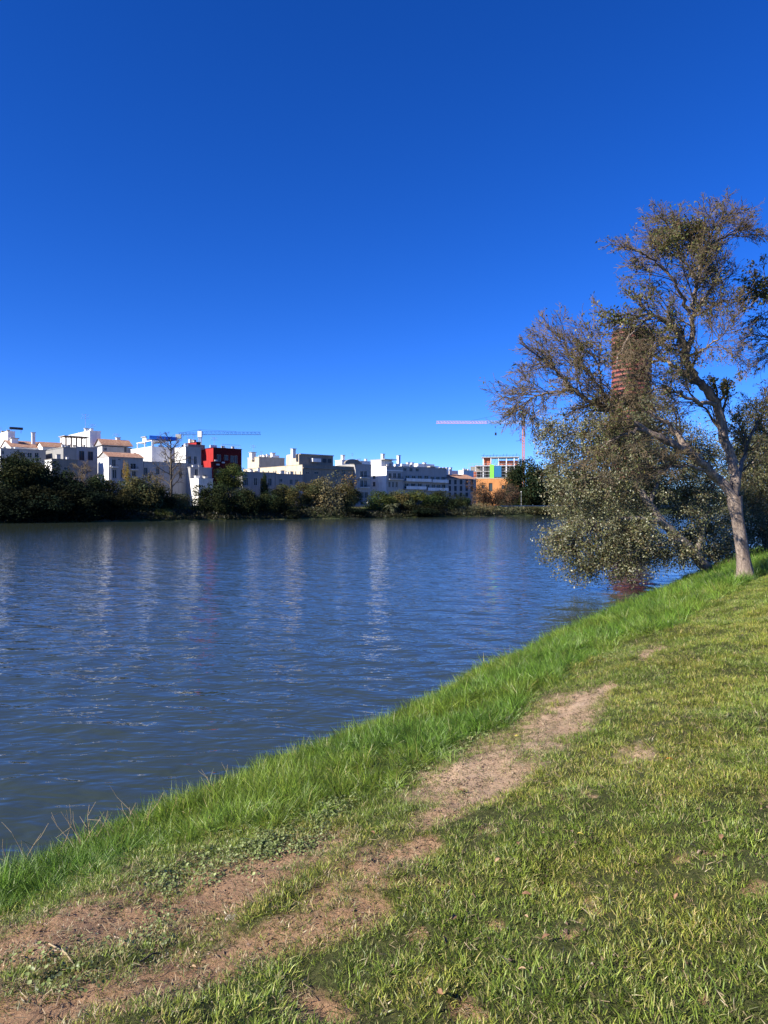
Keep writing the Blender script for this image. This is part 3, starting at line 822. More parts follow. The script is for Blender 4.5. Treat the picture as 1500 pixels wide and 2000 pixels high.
def grow(out, p, d, L, r, lvl, g, droop=0.05, wig=0.18, kids=(9, 8, 7), spread=(0.5, 1.0), bias=None):
    n = (7, 6, 5, 4)[min(lvl, 3)]
    P = [np.array(p, float)]; d = nrm(np.array(d, float))
    for i in range(n):
        d = nrm(d + g.normal(size=3) * wig + np.array([0, 0, -droop]) + (bias if bias is not None else 0))
        P.append(P[-1] + d * L / n)
    P = np.array(P)
    out[min(lvl, 3)].append((P, np.linspace(r, r * 0.35, n + 1)))
    if lvl < 3:
        K = kids[lvl]
        for k in range(K):
            t = 0.18 + 0.82 * (k + g.random()) / K
            i = min(int(t * n), n - 1); q = P[i] + (P[i + 1] - P[i]) * (t * n - i)
            dd = nrm(P[i + 1] - P[i]); o = nrm(np.cross(dd, g.normal(size=3)))
            an = g.uniform(*spread)
            grow(out, q, dd * math.cos(an) + o * math.sin(an), L * g.uniform(0.38, 0.62) * (1.15 - 0.5 * t), max(r * 0.5 * (1 - .4 * t), 0.004), lvl + 1, g, droop, wig, kids, spread, bias)

def leaf_quads(C, size, g, cols, up=0.25, aspect=0.55, flat=None):
    """kite-shaped leaves at points C"""
    n = len(C)
    a = g.normal(size=(n, 3)); a /= np.linalg.norm(a, axis=1)[:, None]
    b = g.normal(size=(n, 3)); b[:, 2] += up; b -= (b * a).sum(1)[:, None] * a; b /= np.linalg.norm(b, axis=1)[:, None] + 1e-9
    s = (size * g.uniform(0.6, 1.35, n))[:, None]
    V = np.stack([C - a * s * .5, C + b * s * aspect * .5 - a * s * .05, C + a * s * .5, C - b * s * aspect * .5 - a * s * .05], 1).reshape(-1, 3)
    Fc = np.arange(n * 4).reshape(-1, 4)
    return V, Fc, np.repeat(cols, 4, axis=0)

def pick(g, n, palette, w=None, jit=0.22):
    p = np.array(palette)[g.choice(len(palette), n, p=w)]
    return np.clip(p * (1 + g.normal(size=(n, 1)) * jit), 0.004, 1)

M['leaf'] = leafmat('tree_leaves')
M['leafsilver'] = leafmat('silver_leaves', trans=0.22, rough=0.45, spec=0.5)
M['barkgrey'] = barkmat('grey_bark', (0.09, 0.065, 0.05), (0.34, 0.27, 0.215), 7)
M['barkpale'] = barkmat('pale_bark', (0.12, 0.09, 0.07), (0.33, 0.28, 0.23), 5)
M['twig'] = simple('twig_bark', (0.15, 0.112, 0.066), 0.9, 0.3, 4)
M['twigdark'] = simple('dark_twig_bark', (0.085, 0.068, 0.048), 0.9, 0.3, 4)

# ------------------------------------------------------------------ far bank trees
def crown_mesh(name, seed, n, lobes, hgt=1.0, size=0.055, sparse=0.0):
    g = np.random.default_rng(seed)
    L = []
    for i in range(lobes):
        v = nrm(g.normal(size=3)) * g.uniform(0.25, 1) ** 0.6
        L.append((np.array([v[0] * .36, v[1] * .36, .5 + v[2] * .36]), g.uniform(.10, .21)))
    k = g.integers(0, lobes, n)
    c = np.array([L[i][0] for i in k]); r = np.array([L[i][1] for i in k])
    v = g.normal(size=(n, 3)); v /= np.linalg.norm(v, axis=1)[:, None]
    P = c + v * (r * g.uniform(0.45, 1.08, n) ** .7)[:, None]
    lo, hi = np.percentile(P, 0.5, axis=0), np.percentile(P, 99.5, axis=0)
    P = (P - lo) / (hi - lo) - np.array([.5, .5, 0])
    tone = np.array([g.uniform(.65, 1.4) for _ in range(lobes)])[k]
    hue = np.array([g.uniform(-1, 1) for _ in range(lobes)])[k]
    cols = np.stack([1 + .28 * hue, np.ones(n), 1 - .15 * hue], 1) * tone[:, None] * g.uniform(.7, 1.3, n)[:, None]
    V, Fc, cc = leaf_quads(P, size, g, cols, aspect=0.75)
    return mesh_np(name, V, Fc, cc)
CROWNS = [crown_mesh('crown', 100 + i, 12000, 34 + 4 * (i % 3), size=0.036) for i in range(6)]
LOOSE = [crown_mesh('crown', 150 + i, 4200, 22, size=0.036) for i in range(3)]
GAINS = {'dark': (0.028, 0.037, 0.015), 'black': (0.015, 0.020, 0.010), 'olive': (0.085, 0.085, 0.035), 'green': (0.062, 0.085, 0.026), 'tan': (0.17, 0.135, 0.065),
         'brown': (0.095, 0.062, 0.040), 'yellow': (0.30, 0.20, 0.035), 'grey': (0.11, 0.12, 0.075), 'reed': (0.20, 0.17, 0.085)}
LM = {k: leafmat(k + '_foliage', v, 0.2, 0.8, 0.05) for k, v in GAINS.items()}
NT = [0]
def far_tree(name, label, px, py0, py1, wpx, T, tone, cat='tree', loose=False, stem=True):
    c = ray_T(px, T); D = c[1]
    z0, z1 = at(0, py1, D)[2], at(0, py0, D)[2]
    gz = float(ground_base(c[0], c[1]))
    w = wpx / F * D
    r = thing(name, label, cat, (c[0], c[1], gz), 0, 'trees and bushes on the far bank')
    k = NT[0]; NT[0] += 1
    me = (LOOSE if loose else CROWNS)[k % (3 if loose else 6)]
    o = ob('crown', me, LM[tone], r)
    o.location = (0, 0, z0 - gz); h = z1 - z0
    o.scale = (w * 1.05, w * 1.05, h * 1.03); o.location.z -= h * .04
    o.rotation_euler = (0, 0, k * 1.3)
    if stem:
        g = np.random.default_rng(k)
        P = [((0, 0, -.3), .035 * w), ((.1, .05, (z0 - gz) * .6), .026 * w), ((.15, .1, z0 - gz + h * .35), .018 * w)]
        pol = [(np.array([p for p, _ in P]), np.array([q for _, q in P]))]
        for j in range(5):
            a = g.uniform(0, 6.28); b = np.array([.12, .07, max(.3, (z0 - gz)) * .6 + h * .1 * g.random()])
            e = np.array([math.cos(a) * w * .35, math.sin(a) * w * .35, z0 - gz + h * g.uniform(.4, .7)])
            pol.append((smooth_line([b, (b + e) / 2 + np.array([0, 0, .4]), e], 5), np.linspace(.016 * w, .005 * w, 5)))
        V, Fc = tubes(pol, 6)
        ob('trunk', mesh_np('trunk', V, Fc, smooth=True), M['twigdark'], r)
    return r

def far_bare(name, label, px, py0, T, hpx, seed, mat='twig', levels=(11, 8, 6), leaf=None, up=0.4):
    c = ray_T(px, T); D = c[1]; gz = float(ground_base(c[0], c[1]))
    H = at(0, py0, D)[2] - gz
    r = thing(name, label, 'tree', (c[0], c[1], gz), 0, 'trees and bushes on the far bank')
    g = np.random.default_rng(seed); out = [[], [], [], []]
    tr = smooth_line([(0, 0, -.3), (.1, 0, H * .3), (-.1, .1, H * .7), (0, 0, H * .95)], 9)
    out[0].append((tr, np.linspace(.022 * H, .006 * H, 9)))
    for k in range(16):
        t = .28 + .68 * k / 16; p = tr[min(int(t * 8), 7)] * (1 - (t * 8) % 1) + tr[min(int(t * 8) + 1, 8)] * ((t * 8) % 1)
        a = k * 2.4 + g.random(); e = g.uniform(.3, .8)
        grow(out, p, (math.cos(a) * math.cos(e), math.sin(a) * math.cos(e), math.sin(e)), H * .34 * (1.15 - .6 * t) * hpx, .008 * H, 1, g, droop=-.04, kids=levels)
    V0, F0 = tubes(out[0] + out[1], 5)
    ob('trunk', mesh_np('trunk', V0, F0, smooth=True), M[mat], r)
    for P, rad in out[2] + out[3]: rad[:] = np.maximum(rad, 0.022)
    V1, F1 = tubes(out[2] + out[3], 3)
    ob('twigs', mesh_np('twigs', V1, F1), M[mat], r)
    return r

def build_far_trees():
    L = [
        ('broadleaf_tree', 'tall dark green tree at the far left edge of the bank', 18, 893, 990, 110, 9, 'dark'),
        ('broadleaf_tree', 'dark green tree with a pointed top second from the left on the far bank', 72, 897, 985, 85, 10, 'dark'),
        ('broadleaf_tree', 'dark tree in front of the low white terrace house', 40, 884, 970, 60, 16, 'dark'),
        ('bush', 'black-green bush hanging over the water at the far left', 15, 955, 1024, 130, 3, 'black'),
        ('bush', 'black-green bush over the water below the terrace house', 90, 945, 1023, 120, 3, 'black'),
        ('bush', 'black-green bush over the water below the grey stepped house', 160, 948, 1022, 110, 3, 'black'),
        ('broadleaf_tree', 'dark tree between the stepped house and the river', 118, 922, 1000, 80, 9, 'dark'),
        ('broadleaf_tree', 'dark green tree below the house with brown windows', 188, 930, 1005, 75, 9, 'dark'),
        ('bush', 'dark low bush below the tall white gable', 215, 962, 1022, 70, 3, 'black'),
        ('broadleaf_tree', 'round olive-green tree in front of the blank white gable house', 268, 931, 1008, 88, 7, 'olive'),
        ('broadleaf_tree', 'dark green tree right of the round olive-green tree', 308, 945, 1010, 62, 7, 'dark'),
        ('bush', 'small sunlit green bush at the water below the bare tree', 316, 994, 1018, 38, 2, 'green'),
        ('bush', 'grey-green bush under the tall bare tree', 345, 965, 1004, 60, 8, 'olive'),
        ('broadleaf_tree', 'round dark green tree below the white shed', 412, 946, 1016, 72, 5, 'dark'),
        ('broadleaf_tree', 'light green tree in front of the red house', 450, 907, 958, 52, 15, 'green'),
        ('broadleaf_tree', 'dark tree below the red house close to the water', 470, 955, 1016, 72, 5, 'dark'),
        ('broadleaf_tree', 'small silvery tree beside the white globe lamp', 477, 952, 985, 26, 11, 'grey'),
        ('broadleaf_tree', 'dark bushy tree at the foot of the pointed conifer', 530, 958, 1014, 66, 5, 'dark'),
        ('broadleaf_tree', 'brownish olive tree below the small grey-white house', 562, 947, 990, 62, 12, 'olive'),
        ('bush', 'low dark bush on the bank beside the gravel slope', 560, 990, 1016, 60, 3, 'black'),
        ('broadleaf_tree', 'tan-green tree leaning over the path before the beige block', 612, 938, 990, 60, 11, 'olive'),
        ('broadleaf_tree', 'large tan and olive tree in front of the beige block', 645, 925, 1010, 92, 7, 'tan'),
        ('broadleaf_tree', 'olive tree right of the large tan tree', 676, 940, 1000, 52, 9, 'olive'),
        ('bush', 'dark bush at the water below the arched house', 690, 990, 1013, 60, 3, 'black'),
        ('broadleaf_tree', 'green-topped tree behind the palm', 745, 960, 1010, 60, 8, 'green'),
        ('broadleaf_tree', 'green-topped tree below the bright white block', 785, 959, 1010, 62, 8, 'olive'),
        ('broadleaf_tree', 'dark green tree below the balconies', 822, 959, 1011, 66, 7, 'green'),
        ('broadleaf_tree', 'dark green tree below the end of the balcony block', 862, 960, 1010, 60, 7, 'dark'),
        ('bush', 'black-green bush at the water right of the palm', 815, 984, 1012, 90, 3, 'black'),
        ('broadleaf_tree', 'small dark tree below the tall shutters', 897, 966, 1006, 48, 9, 'dark'),
        ('bush', 'blue-green bush at the water below the shuttered block', 905, 987, 1008, 50, 3, 'grey'),
        ('reed_bed', 'pale tan reeds at the water below the orange house', 940, 982, 1008, 56, 4, 'reed'),
        ('reed_bed', 'pale tan reeds right of the larger reed bed', 975, 992, 1008, 42, 4, 'reed'),
        ('broadleaf_tree', 'brown-green tree left of the orange house', 935, 938, 990, 46, 16, 'brown'),
        ('broadleaf_tree', 'rusty brown tree below the orange house', 962, 955, 995, 48, 14, 'brown'),
        ('broadleaf_tree', 'rusty olive tree in front of the orange wall', 990, 935, 992, 44, 18, 'brown'),
        ('eucalyptus_tree', 'tall dark eucalyptus under the orange crane', 1022, 897, 990, 66, 22, 'dark'),
        ('eucalyptus_tree', 'tall dark tree behind the tips of the leaning poplar', 1062, 905, 992, 66, 20, 'dark'),
        ('bush', 'olive scrub on the grassy slope by the leaning poplar', 1030, 989, 1007, 90, 5, 'olive'),
        ('broadleaf_tree', 'far dark tree seen through the poplar leaves', 1120, 915, 1000, 80, 18, 'dark'),
        ('broadleaf_tree', 'far green tree seen through the middle of the poplar', 1190, 925, 1000, 85, 16, 'green'),
        ('broadleaf_tree', 'far dark tree behind the poplar trunk', 1260, 930, 1000, 85, 16, 'dark'),
    ]
    for i, (px, py0, w) in enumerate(((1000, 955, 60), (1045, 950, 70), (1100, 945, 80), (1160, 948, 80), (1225, 944, 85), (1290, 950, 85), (1360, 946, 90), (1440, 945, 95))):
        far_tree('broadleaf_tree', 'dim tree of the farther row behind the eucalyptus and poplar, %s from the orange house' % ('first', 'second', 'third', 'fourth', 'fifth', 'sixth', 'seventh', 'eighth')[i], px, py0, 1000, w, 40, 'dark')
    for a in L:
        far_tree(*a[:8], cat='bush' if a[0] in ('bush', 'reed_bed') else 'tree', loose=a[7] in ('tan', 'brown', 'reed', 'grey'), stem=a[0] not in ('bush', 'reed_bed'))
    far_tree('poplar_tree', 'slender yellow poplar in front of the gable house', 248, 899, 945, 15, 15, 'yellow', loose=True)
    far_tree('conifer_tree', 'narrow pointed dark conifer before the roof terrace house', 517, 926, 1000, 17, 12, 'dark')
    far_bare('bare_tree', 'tall leafless tree before the long white house', 334, 851, 17, 1.0, 5, 'twigdark', (10, 8, 5))
    far_bare('bare_tree', 'low reddish leafless tree left of the tall leafless tree', 305, 925, 14, 1.2, 6, 'twig', (8, 6, 5))
    far_bare('bare_tree', 'reddish leafless tree below the house with brown windows', 160, 905, 15, 1.15, 7, 'twig', (8, 7, 5))
    # palm
    c = ray_T(763, 3.0); D = c[1]; gz = float(ground_base(c[0], c[1]))
    r = thing('palm_tree', 'short palm with drooping fronds at the far waterline', 'palm', (c[0], c[1], gz), 0, 'trees and bushes on the far bank')
    g = np.random.default_rng(9)
    V, Fc = tubes([(np.array([(0, 0, -.5), (.05, 0, 1.0), (0, 0, 2.1)]), np.array([.3, .26, .22]))], 8)
    ob('trunk', mesh_np('trunk', V, Fc), M['twigdark'], r)
    gm_ = np.array([.20, .21, .10])
    for k in range(26):
        a = k * 2.399; e = g.uniform(-.1, 1.25); Lf = g.uniform(2.2, 3.2)
        P = [np.array([0, 0, 2.1])]; d = np.array([math.cos(a) * math.cos(e), math.sin(a) * math.cos(e), math.sin(e)])
        for i in range(7): d = nrm(d + np.array([0, 0, -.26])); P.append(P[-1] + d * Lf / 7)
        VV, FF = [], []
        for i in range(7):
            t = nrm(P[i + 1] - P[i]); s = nrm(np.cross(t, [0, 0, 1]))
            for sg in (-1, 1):
                for j in (0, .5):
                    q = P[i] + (P[i + 1] - P[i]) * j; w = .75 * (1 - abs(i / 6 - .45))
                    b = len(VV); VV += [q, q + t * .12, q + s * sg * w + t * .4 + np.array([0, 0, -.25])]; FF.append((b, b + 1, b + 2))
        ob('frond', mesh_np('frond', VV, FF, np.tile(gm_ * g.uniform(.6, 1.3), (len(VV), 1))), M['leaf'], r)
build_far_trees()

def undergrowth():
    g = np.random.default_rng(81); n = 30000
    s_ = g.uniform(-45, 215, n); hgt = .5 + 2.2 * fbm(s_ * .09, s_ * 0, 71, 3) ** 1.5
    t = g.uniform(-.7, 5.0, n); h = hgt * np.sqrt(g.random(n)) * np.clip(1.1 - .12 * np.abs(t - 2), .2, 1)
    x, y = O2[0] + U2[0] * s_ + V2[0] * t, O2[1] + U2[1] * s_ + V2[1] * t
    z = np.maximum(ground_base(x, y), 0) + h
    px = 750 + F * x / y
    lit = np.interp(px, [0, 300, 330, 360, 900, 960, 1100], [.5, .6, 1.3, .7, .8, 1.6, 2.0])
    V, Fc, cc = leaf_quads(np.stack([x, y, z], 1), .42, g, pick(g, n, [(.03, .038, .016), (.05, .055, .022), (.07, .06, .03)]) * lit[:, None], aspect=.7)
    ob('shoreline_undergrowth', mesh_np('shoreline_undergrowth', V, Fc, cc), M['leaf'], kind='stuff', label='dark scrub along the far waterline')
undergrowth()

# ------------------------------------------------------------------ far promenade: path, parapet, lamps, walkers
def build_promenade():
    s0, s1 = -60, 330
    def P(s, t, z): p = O2 + U2 * s + V2 * t; return (p[0], p[1], z)
    m = MB()
    for a in np.arange(s0, s1, 10): m.face([P(a, 17.5, GZ + .02), P(a + 10, 17.5, GZ + .02), P(a + 10, 20.5, GZ + .02), P(a, 20.5, GZ + .02)])
    ob('path', m, simple('pale_path', (0.42, 0.38, 0.31), 0.95), kind='structure', label='pale path along the far bank')
    k = MB()
    for a in np.arange(s0, s1, 10):
        q = [P(a, 17.0, 0), P(a + 10, 17.0, 0), P(a + 10, 17.4, 0), P(a, 17.4, 0)]
        b = len(k.v); k.v += [(x, y, GZ - .4) for x, y, _ in q] + [(x, y, GZ + .35) for x, y, _ in q]
        k.f += [tuple(b + i for i in f) for f in ((4, 5, 6, 7), (0, 1, 5, 4), (2, 3, 7, 6))]
    ob('kerb_wall', k, M['concrete'], label='low pale kerb wall along the far path', cat='wall')
    for px, py0, lab in ((217, 913, 'grey street lamp before the tall white gable'), (1018, 962, 'pale street lamp under the dark eucalyptus'), (469, 948, 'street lamp with a white globe below the red house')):
        c = ray_T(px, 18.5); D = c[1]; H = at(0, py0, D)[2] - GZ
        r = thing('street_lamp', lab, 'street lamp', (c[0], c[1], GZ), 0, 'street lamps on the far bank')
        V, Fc = tubes([(np.array([(0, 0, 0), (0, 0, .5), (0, 0, H)]), np.array([.12, .07, .05]))], 8)
        ob('pole', mesh_np('pole', V, Fc), M['steel'], r)
        ang = np.linspace(0, math.pi, 7)
        V, Fc = tubes([(np.stack([np.zeros(7), np.zeros(7), H + .22 - .26 * np.cos(ang)], 1), .26 * np.sin(ang) + .01)], 10)
        ob('globe', mesh_np('globe', V, Fc, smooth=True), M['frame'], r)
    # walkers
    def person(px, lab, turn, top):
        c = ray_T(px, 19.0)
        J = [(0, 0, .95, .15), (0, 0, 1.2, .15), (0, 0, 1.42, .17), (0, 0, 1.52, .06), (0, 0.02, 1.62, .095), (0, .02, 1.72, .085),
             (-.1, .05, .88, .10), (-.1, .12, .48, .07), (-.1, .02, .08, .05), (-.1, .16, .04, .045), (.1, -.05, .88, .10), (.1, -.06, .48, .07), (.1, -.3, .10, .05), (.1, -.18, .04, .045),
             (-.2, 0, 1.4, .065), (-.26, -.10, 1.13, .05), (-.25, .06, .9, .038), (-.25, .1, .82, .035), (.2, 0, 1.4, .065), (.26, .06, 1.13, .05), (.25, .22, .95, .038), (.25, .27, .9, .035)]
        E = [(0, 1), (1, 2), (2, 3), (3, 4), (4, 5), (0, 6), (6, 7), (7, 8), (8, 9), (0, 10), (10, 11), (11, 12), (12, 13), (2, 14), (14, 15), (15, 16), (16, 17), (2, 18), (18, 19), (19, 20), (20, 21)]
        me = bpy.data.meshes.new('person'); me.from_pydata([j[:3] for j in J], E, [])
        m, n, l, b = newmat('clothes'); tc = n.new('ShaderNodeTexCoord'); sx = n.new('ShaderNodeSeparateXYZ'); l.new(tc.outputs['Object'], sx.inputs[0])
        mr = n.new('ShaderNodeMath'); mr.operation = 'DIVIDE'; mr.inputs[1].default_value = 2.0; l.new(sx.outputs[2], mr.inputs[0])
        rp = ramp(n, [(0, (.05, .05, .06)), (.48, top), (.755, (.42, .25, .17)), (.84, (.04, .03, .02))]); rp.color_ramp.interpolation = 'CONSTANT'
        l.new(mr.outputs[0], rp.inputs[0]); l.new(rp.outputs[0], b.inputs['Base Color']); b.inputs['Roughness'].default_value = .9
        o = ob('person', me, m, label=lab, cat='person', loc=(c[0], c[1], GZ + .03), rz=turn)
        md = o.modifiers.new('skin', 'SKIN')
        for i, j in enumerate(J): me.skin_vertices[0].data[i].radius = (j[3], j[3])
        me.skin_vertices[0].data[0].use_root = True
        o.modifiers.new('sub', 'SUBSURF').levels = 1; o.modifiers['sub'].render_levels = 1
    person(718, 'person in a white top and dark trousers walking below the arched house', .8, (.75, .74, .72))
    person(577, 'person in white walking under the trees before the grey-white house', 3.6, (.75, .74, .72))
    person(581, 'person in a pale grey top beside the person in white', 3.6, (.6, .6, .58))
build_promenade()

# ------------------------------------------------------------------ the tree on the bank
def hero_tree():
    D = 19.0
    bp = at(1459, 1138, D); bz = float(ground_z(np.array([bp[0]]), np.array([bp[1]]))[0][0])
    base = np.array([bp[0], bp[1], bz - .05])
    g = np.random.default_rng(21)
    r = thing('bank_tree', 'nearly leafless grey-barked tree standing on the grassy bank', 'tree', base)
    A = lambda px, py, dd=0: at(px, py, D + dd) - base
    trunk = smooth_line([(0, 0, 0), A(1452, 1090), A(1444, 1040), A(1438, 1000), A(1434, 970)], 14)
    rad = np.interp(np.linspace(0, 1, 14), [0, .06, .2, .75, 1], [.29, .215, .18, .165, .19])
    limbs = [  # hand-laid limbs: points as (column, row, depth), start and end radius
        ([(1434, 975, 0), (1418, 952, 0), (1385, 920, -.2), (1350, 886, -.4), (1305, 862, -.7), (1258, 838, -.9), (1200, 806, -1.0), (1160, 788, -1.1), (1118, 760, -1.2), (1088, 726, -1.2), (1062, 704, -1.3)], .145, .02),
        ([(1432, 975, 0), (1437, 930, .1), (1428, 895, .2), (1414, 855, .3), (1407, 820, .3), (1396, 788, .2), (1378, 760, 0), (1354, 735, 0), (1342, 712, 0), (1338, 690, .1)], .135, .09),
        ([(1338, 690, .1), (1352, 660, .2), (1350, 600, .3), (1360, 552, .4), (1367, 505, .4), (1381, 468, .3), (1390, 458, .2), (1396, 446, .1)], .08, .012),
        ([(1340, 700, 0), (1326, 658, -.3), (1302, 628, -.6), (1270, 615, -.9), (1235, 622, -1.1)], .085, .018),
        ([(1347, 612, .3), (1328, 575, -.1), (1300, 530, -.4), (1262, 500, -.6), (1240, 490, -.7)], .05, .010),
        ([(1367, 505, .4), (1390, 478, .6), (1430, 458, .8), (1445, 460, .9)], .04, .010),
        ([(1350, 886, -.4), (1325, 850, .2), (1300, 824, .5), (1260, 800, .8), (1220, 790, 1.0)], .09, .02),
        ([(1200, 806, -1), (1178, 760, -.6), (1140, 722, -.5), (1108, 684, -.4), (1085, 662, -.3)], .045, .010),
        ([(1396, 788, .2), (1370, 790, -.4), (1330, 770, -.9), (1290, 755, -1.2), (1255, 770, -1.4)], .06, .014),
        ([(1354, 735, 0), (1320, 722, .5), (1290, 700, .9), (1262, 690, 1.2), (1225, 700, 1.4)], .06, .014),
        ([(1436, 960, 0), (1444, 920, .6), (1455, 880, 1.0), (1470, 840, 1.3), (1490, 800, 1.5)], .09, .02),
        ([(1350, 620, .3), (1372, 590, .7), (1390, 560, 1.0), (1405, 530, 1.1)], .045, .009),
        ([(1380, 918, -.2), (1345, 908, -.6), (1310, 912, -.9), (1285, 925, -1.1)], .05, .012),
        ([(1258, 838, -.9), (1225, 848, -1.2), (1190, 862, -1.4), (1160, 890, -1.5)], .05, .010),
        ([(1338, 690, .1), (1365, 690, -.4), (1395, 668, -.8), (1420, 640, -1)], .04, .009),
        ([(1118, 760, -1.2), (1080, 766, -1.3), (1052, 772, -1.4), (1032, 782, -1.5)], .03, .008),
        ([(1360, 552, .4), (1335, 515, .6), (1318, 475, .7), (1310, 448, .7)], .04, .008),
        ([(1270, 615, -.9), (1238, 640, -1.2), (1210, 685, -1.4), (1198, 735, -1.5)], .035, .008),
        ([(1290, 700, .9), (1258, 718, 1.2), (1228, 745, 1.4), (1212, 780, 1.5)], .035, .008),
        ([(1178, 760, -.6), (1168, 715, -.5), (1172, 670, -.4), (1182, 640, -.3)], .03, .008),
        ([(1327, 659, -.3), (1292, 665, -.9), (1262, 690, -1.3), (1250, 730, -1.5)], .035, .008),
    ]
    lp = []
    for pts, r0, r1 in limbs:
        P = smooth_line([A(*p) for p in pts], len(pts) * 4)
        P[1:-1] += g.normal(size=(len(P) - 2, 3)) * .03
        lp.append((P, np.linspace(r0, r1, len(P)) * (1 + .08 * g.normal(size=len(P)))))
    V, Fc = tubes([(trunk, rad)], 22)
    th = np.arctan2(V[:, 1], V[:, 0])
    V[:, :2] += (np.stack([np.cos(th), np.sin(th)], 1) * ((vnoise(th * 3, V[:, 2] * 2.5, 4) - .5) * .06)[:, None])
    flare = np.clip(1 - V[:, 2] / .5, 0, 1) ** 2
    V[:, :2] *= 1 + .25 * (flare * (.5 + .5 * np.sin(th * 4 + 1)))[:, None]
    ob('trunk', mesh_np('trunk', V, Fc, smooth=True), M['barkgrey'], r)
    for P, rr_ in lp:
        V, Fc = tubes([(P, rr_)], 10)
        ob('limb', mesh_np('limb', V, Fc, smooth=True), M['barkgrey'], r)
    out = [[], [], [], []]
    for li, (P, rr_) in enumerate(lp):
        n = len(P); thick = rr_[0] > .12
        ns = {0: 32, 1: 10, 2: 30}.get(li, 13 if li in (6, 8, 12, 13) else 7 if li > 16 else 17)
        for k in range(ns):
            t = (.52 if li == 0 else .35 if thick else .2) + (.48 if li == 0 else .65 if thick else .8) * (k + g.random()) / ns
            i = min(int(t * (n - 1)), n - 2); q = P[i]; dd = nrm(P[i + 1] - P[i])
            o = g.normal(size=3); o[1] *= .9; o = nrm(np.cross(dd, o)); an = g.uniform(.35, .95)
            d = dd * math.cos(an) + o * math.sin(an) + np.array([-.10, 0, .12])
            grow(out, q, d, g.uniform(.7, 1.35) * (1.25 - .55 * t), max(.012, rr_[i] * .38), 1, g, droop=.01, wig=.16, kids=(9, 9, 7), spread=(.35, .85), bias=np.array([-.03, 0, .0]))
        grow(out, P[-1], nrm(P[-1] - P[-3]), .8, rr_[-1], 1, g, droop=.0, wig=.14, kids=(9, 9, 6), spread=(.3, .7))
    V, Fc = tubes(out[1], 5); ob('branches', mesh_np('branches', V, Fc), M['twigdark'], r, kind='stuff')
    for P, q in out[2] + out[3]: q[:] = np.maximum(q, .0048)
    V, Fc = tubes(out[2] + out[3], 3); ob('twigs', mesh_np('twigs', V, Fc), M['twig'], r, kind='stuff')
    # remaining leaves, in the patches where they still hang
    T = np.concatenate([P[1:] for P, _ in out[3] + out[2]]) + base
    px, py = to_px(T[:, 0], T[:, 1], T[:, 2])
    patches = [(1325, 470, 45, 40, .8), (1245, 570, 50, 42, .55), (1190, 618, 45, 25, .9), (1300, 620, 60, 40, .4), (1350, 560, 60, 60, .3), (1260, 640, 70, 30, .3), (1400, 745, 45, 40, .9),
               (1240, 700, 60, 60, .12), (1380, 480, 40, 40, .3), (1400, 560, 50, 50, .25), (1440, 840, 50, 60, .6), (1300, 760, 90, 60, .22), (1160, 690, 50, 40, .3), (1200, 840, 90, 60, .3), (1330, 690, 60, 40, .3), (1470, 860, 40, 80, .6)]
    prob = np.full(len(T), .02)
    for x, y, a, b, p in patches: prob = np.maximum(prob, .5 * p * np.exp(-(((px - x) / a) ** 2 + ((py - y) / b) ** 2)))
    sel = T[g.random(len(T)) < prob]
    C = np.repeat(sel, 2, axis=0) - base + g.normal(size=(len(sel) * 2, 3)) * .05
    cols = pick(g, len(C), [(.085, .105, .03), (.12, .125, .035), (.22, .19, .05), (.16, .10, .05), (.06, .075, .025)], [.34, .26, .12, .12, .16])
    V, Fc, cc = leaf_quads(C, .07, g, cols)
    o = ob('leaves', mesh_np('leaves', V, Fc, cc), M['leaf'], r)
    print('hero twigs', len(out[3]), 'leaves', len(C))
hero_tree()

def lump_leaves(g, base, lumps, n, size, palette, w, hollow=.35):
    """leaves in uneven sprays through a set of lumps (column, row, half width, half height, distance, depth radius)"""
    area = np.array([l[2] * l[3] for l in lumps], float); k = g.choice(len(lumps), n, p=area / area.sum())
    sub = {}
    C = np.zeros((n, 3)); tone = np.ones(n)
    for i, (px, py, a, b, D, dr) in enumerate(lumps):
        m = np.where(k == i)[0]
        if len(m) == 0: continue
        c = at(px, py, D); rx, rz = a / F * D, b / F * D
        ns = max(10, int(len(m) / 46))
        v = g.normal(size=(ns, 3)); v /= np.linalg.norm(v, axis=1)[:, None]; v *= (g.uniform(hollow, 1.0, ns) ** .6)[:, None]
        sc = c + v * np.array([rx, dr, rz])
        dirs = v + np.array([0, 0, -.35]); dirs /= np.linalg.norm(dirs, axis=1)[:, None]
        j = g.integers(0, ns, len(m))
        t = g.uniform(-.5, .9, len(m))
        C[m] = sc[j] + dirs[j] * (t * .55)[:, None] + g.normal(size=(len(m), 3)) * .11
        tone[m] = g.uniform(.7, 1.3, ns)[j]
        sub[i] = (sc, dirs)
    cols = pick(g, n, palette, w) * tone[:, None]
    V, Fc, cc = leaf_quads(C - base, size, g, cols)
    return mesh_np('leaves', V, Fc, cc), sub

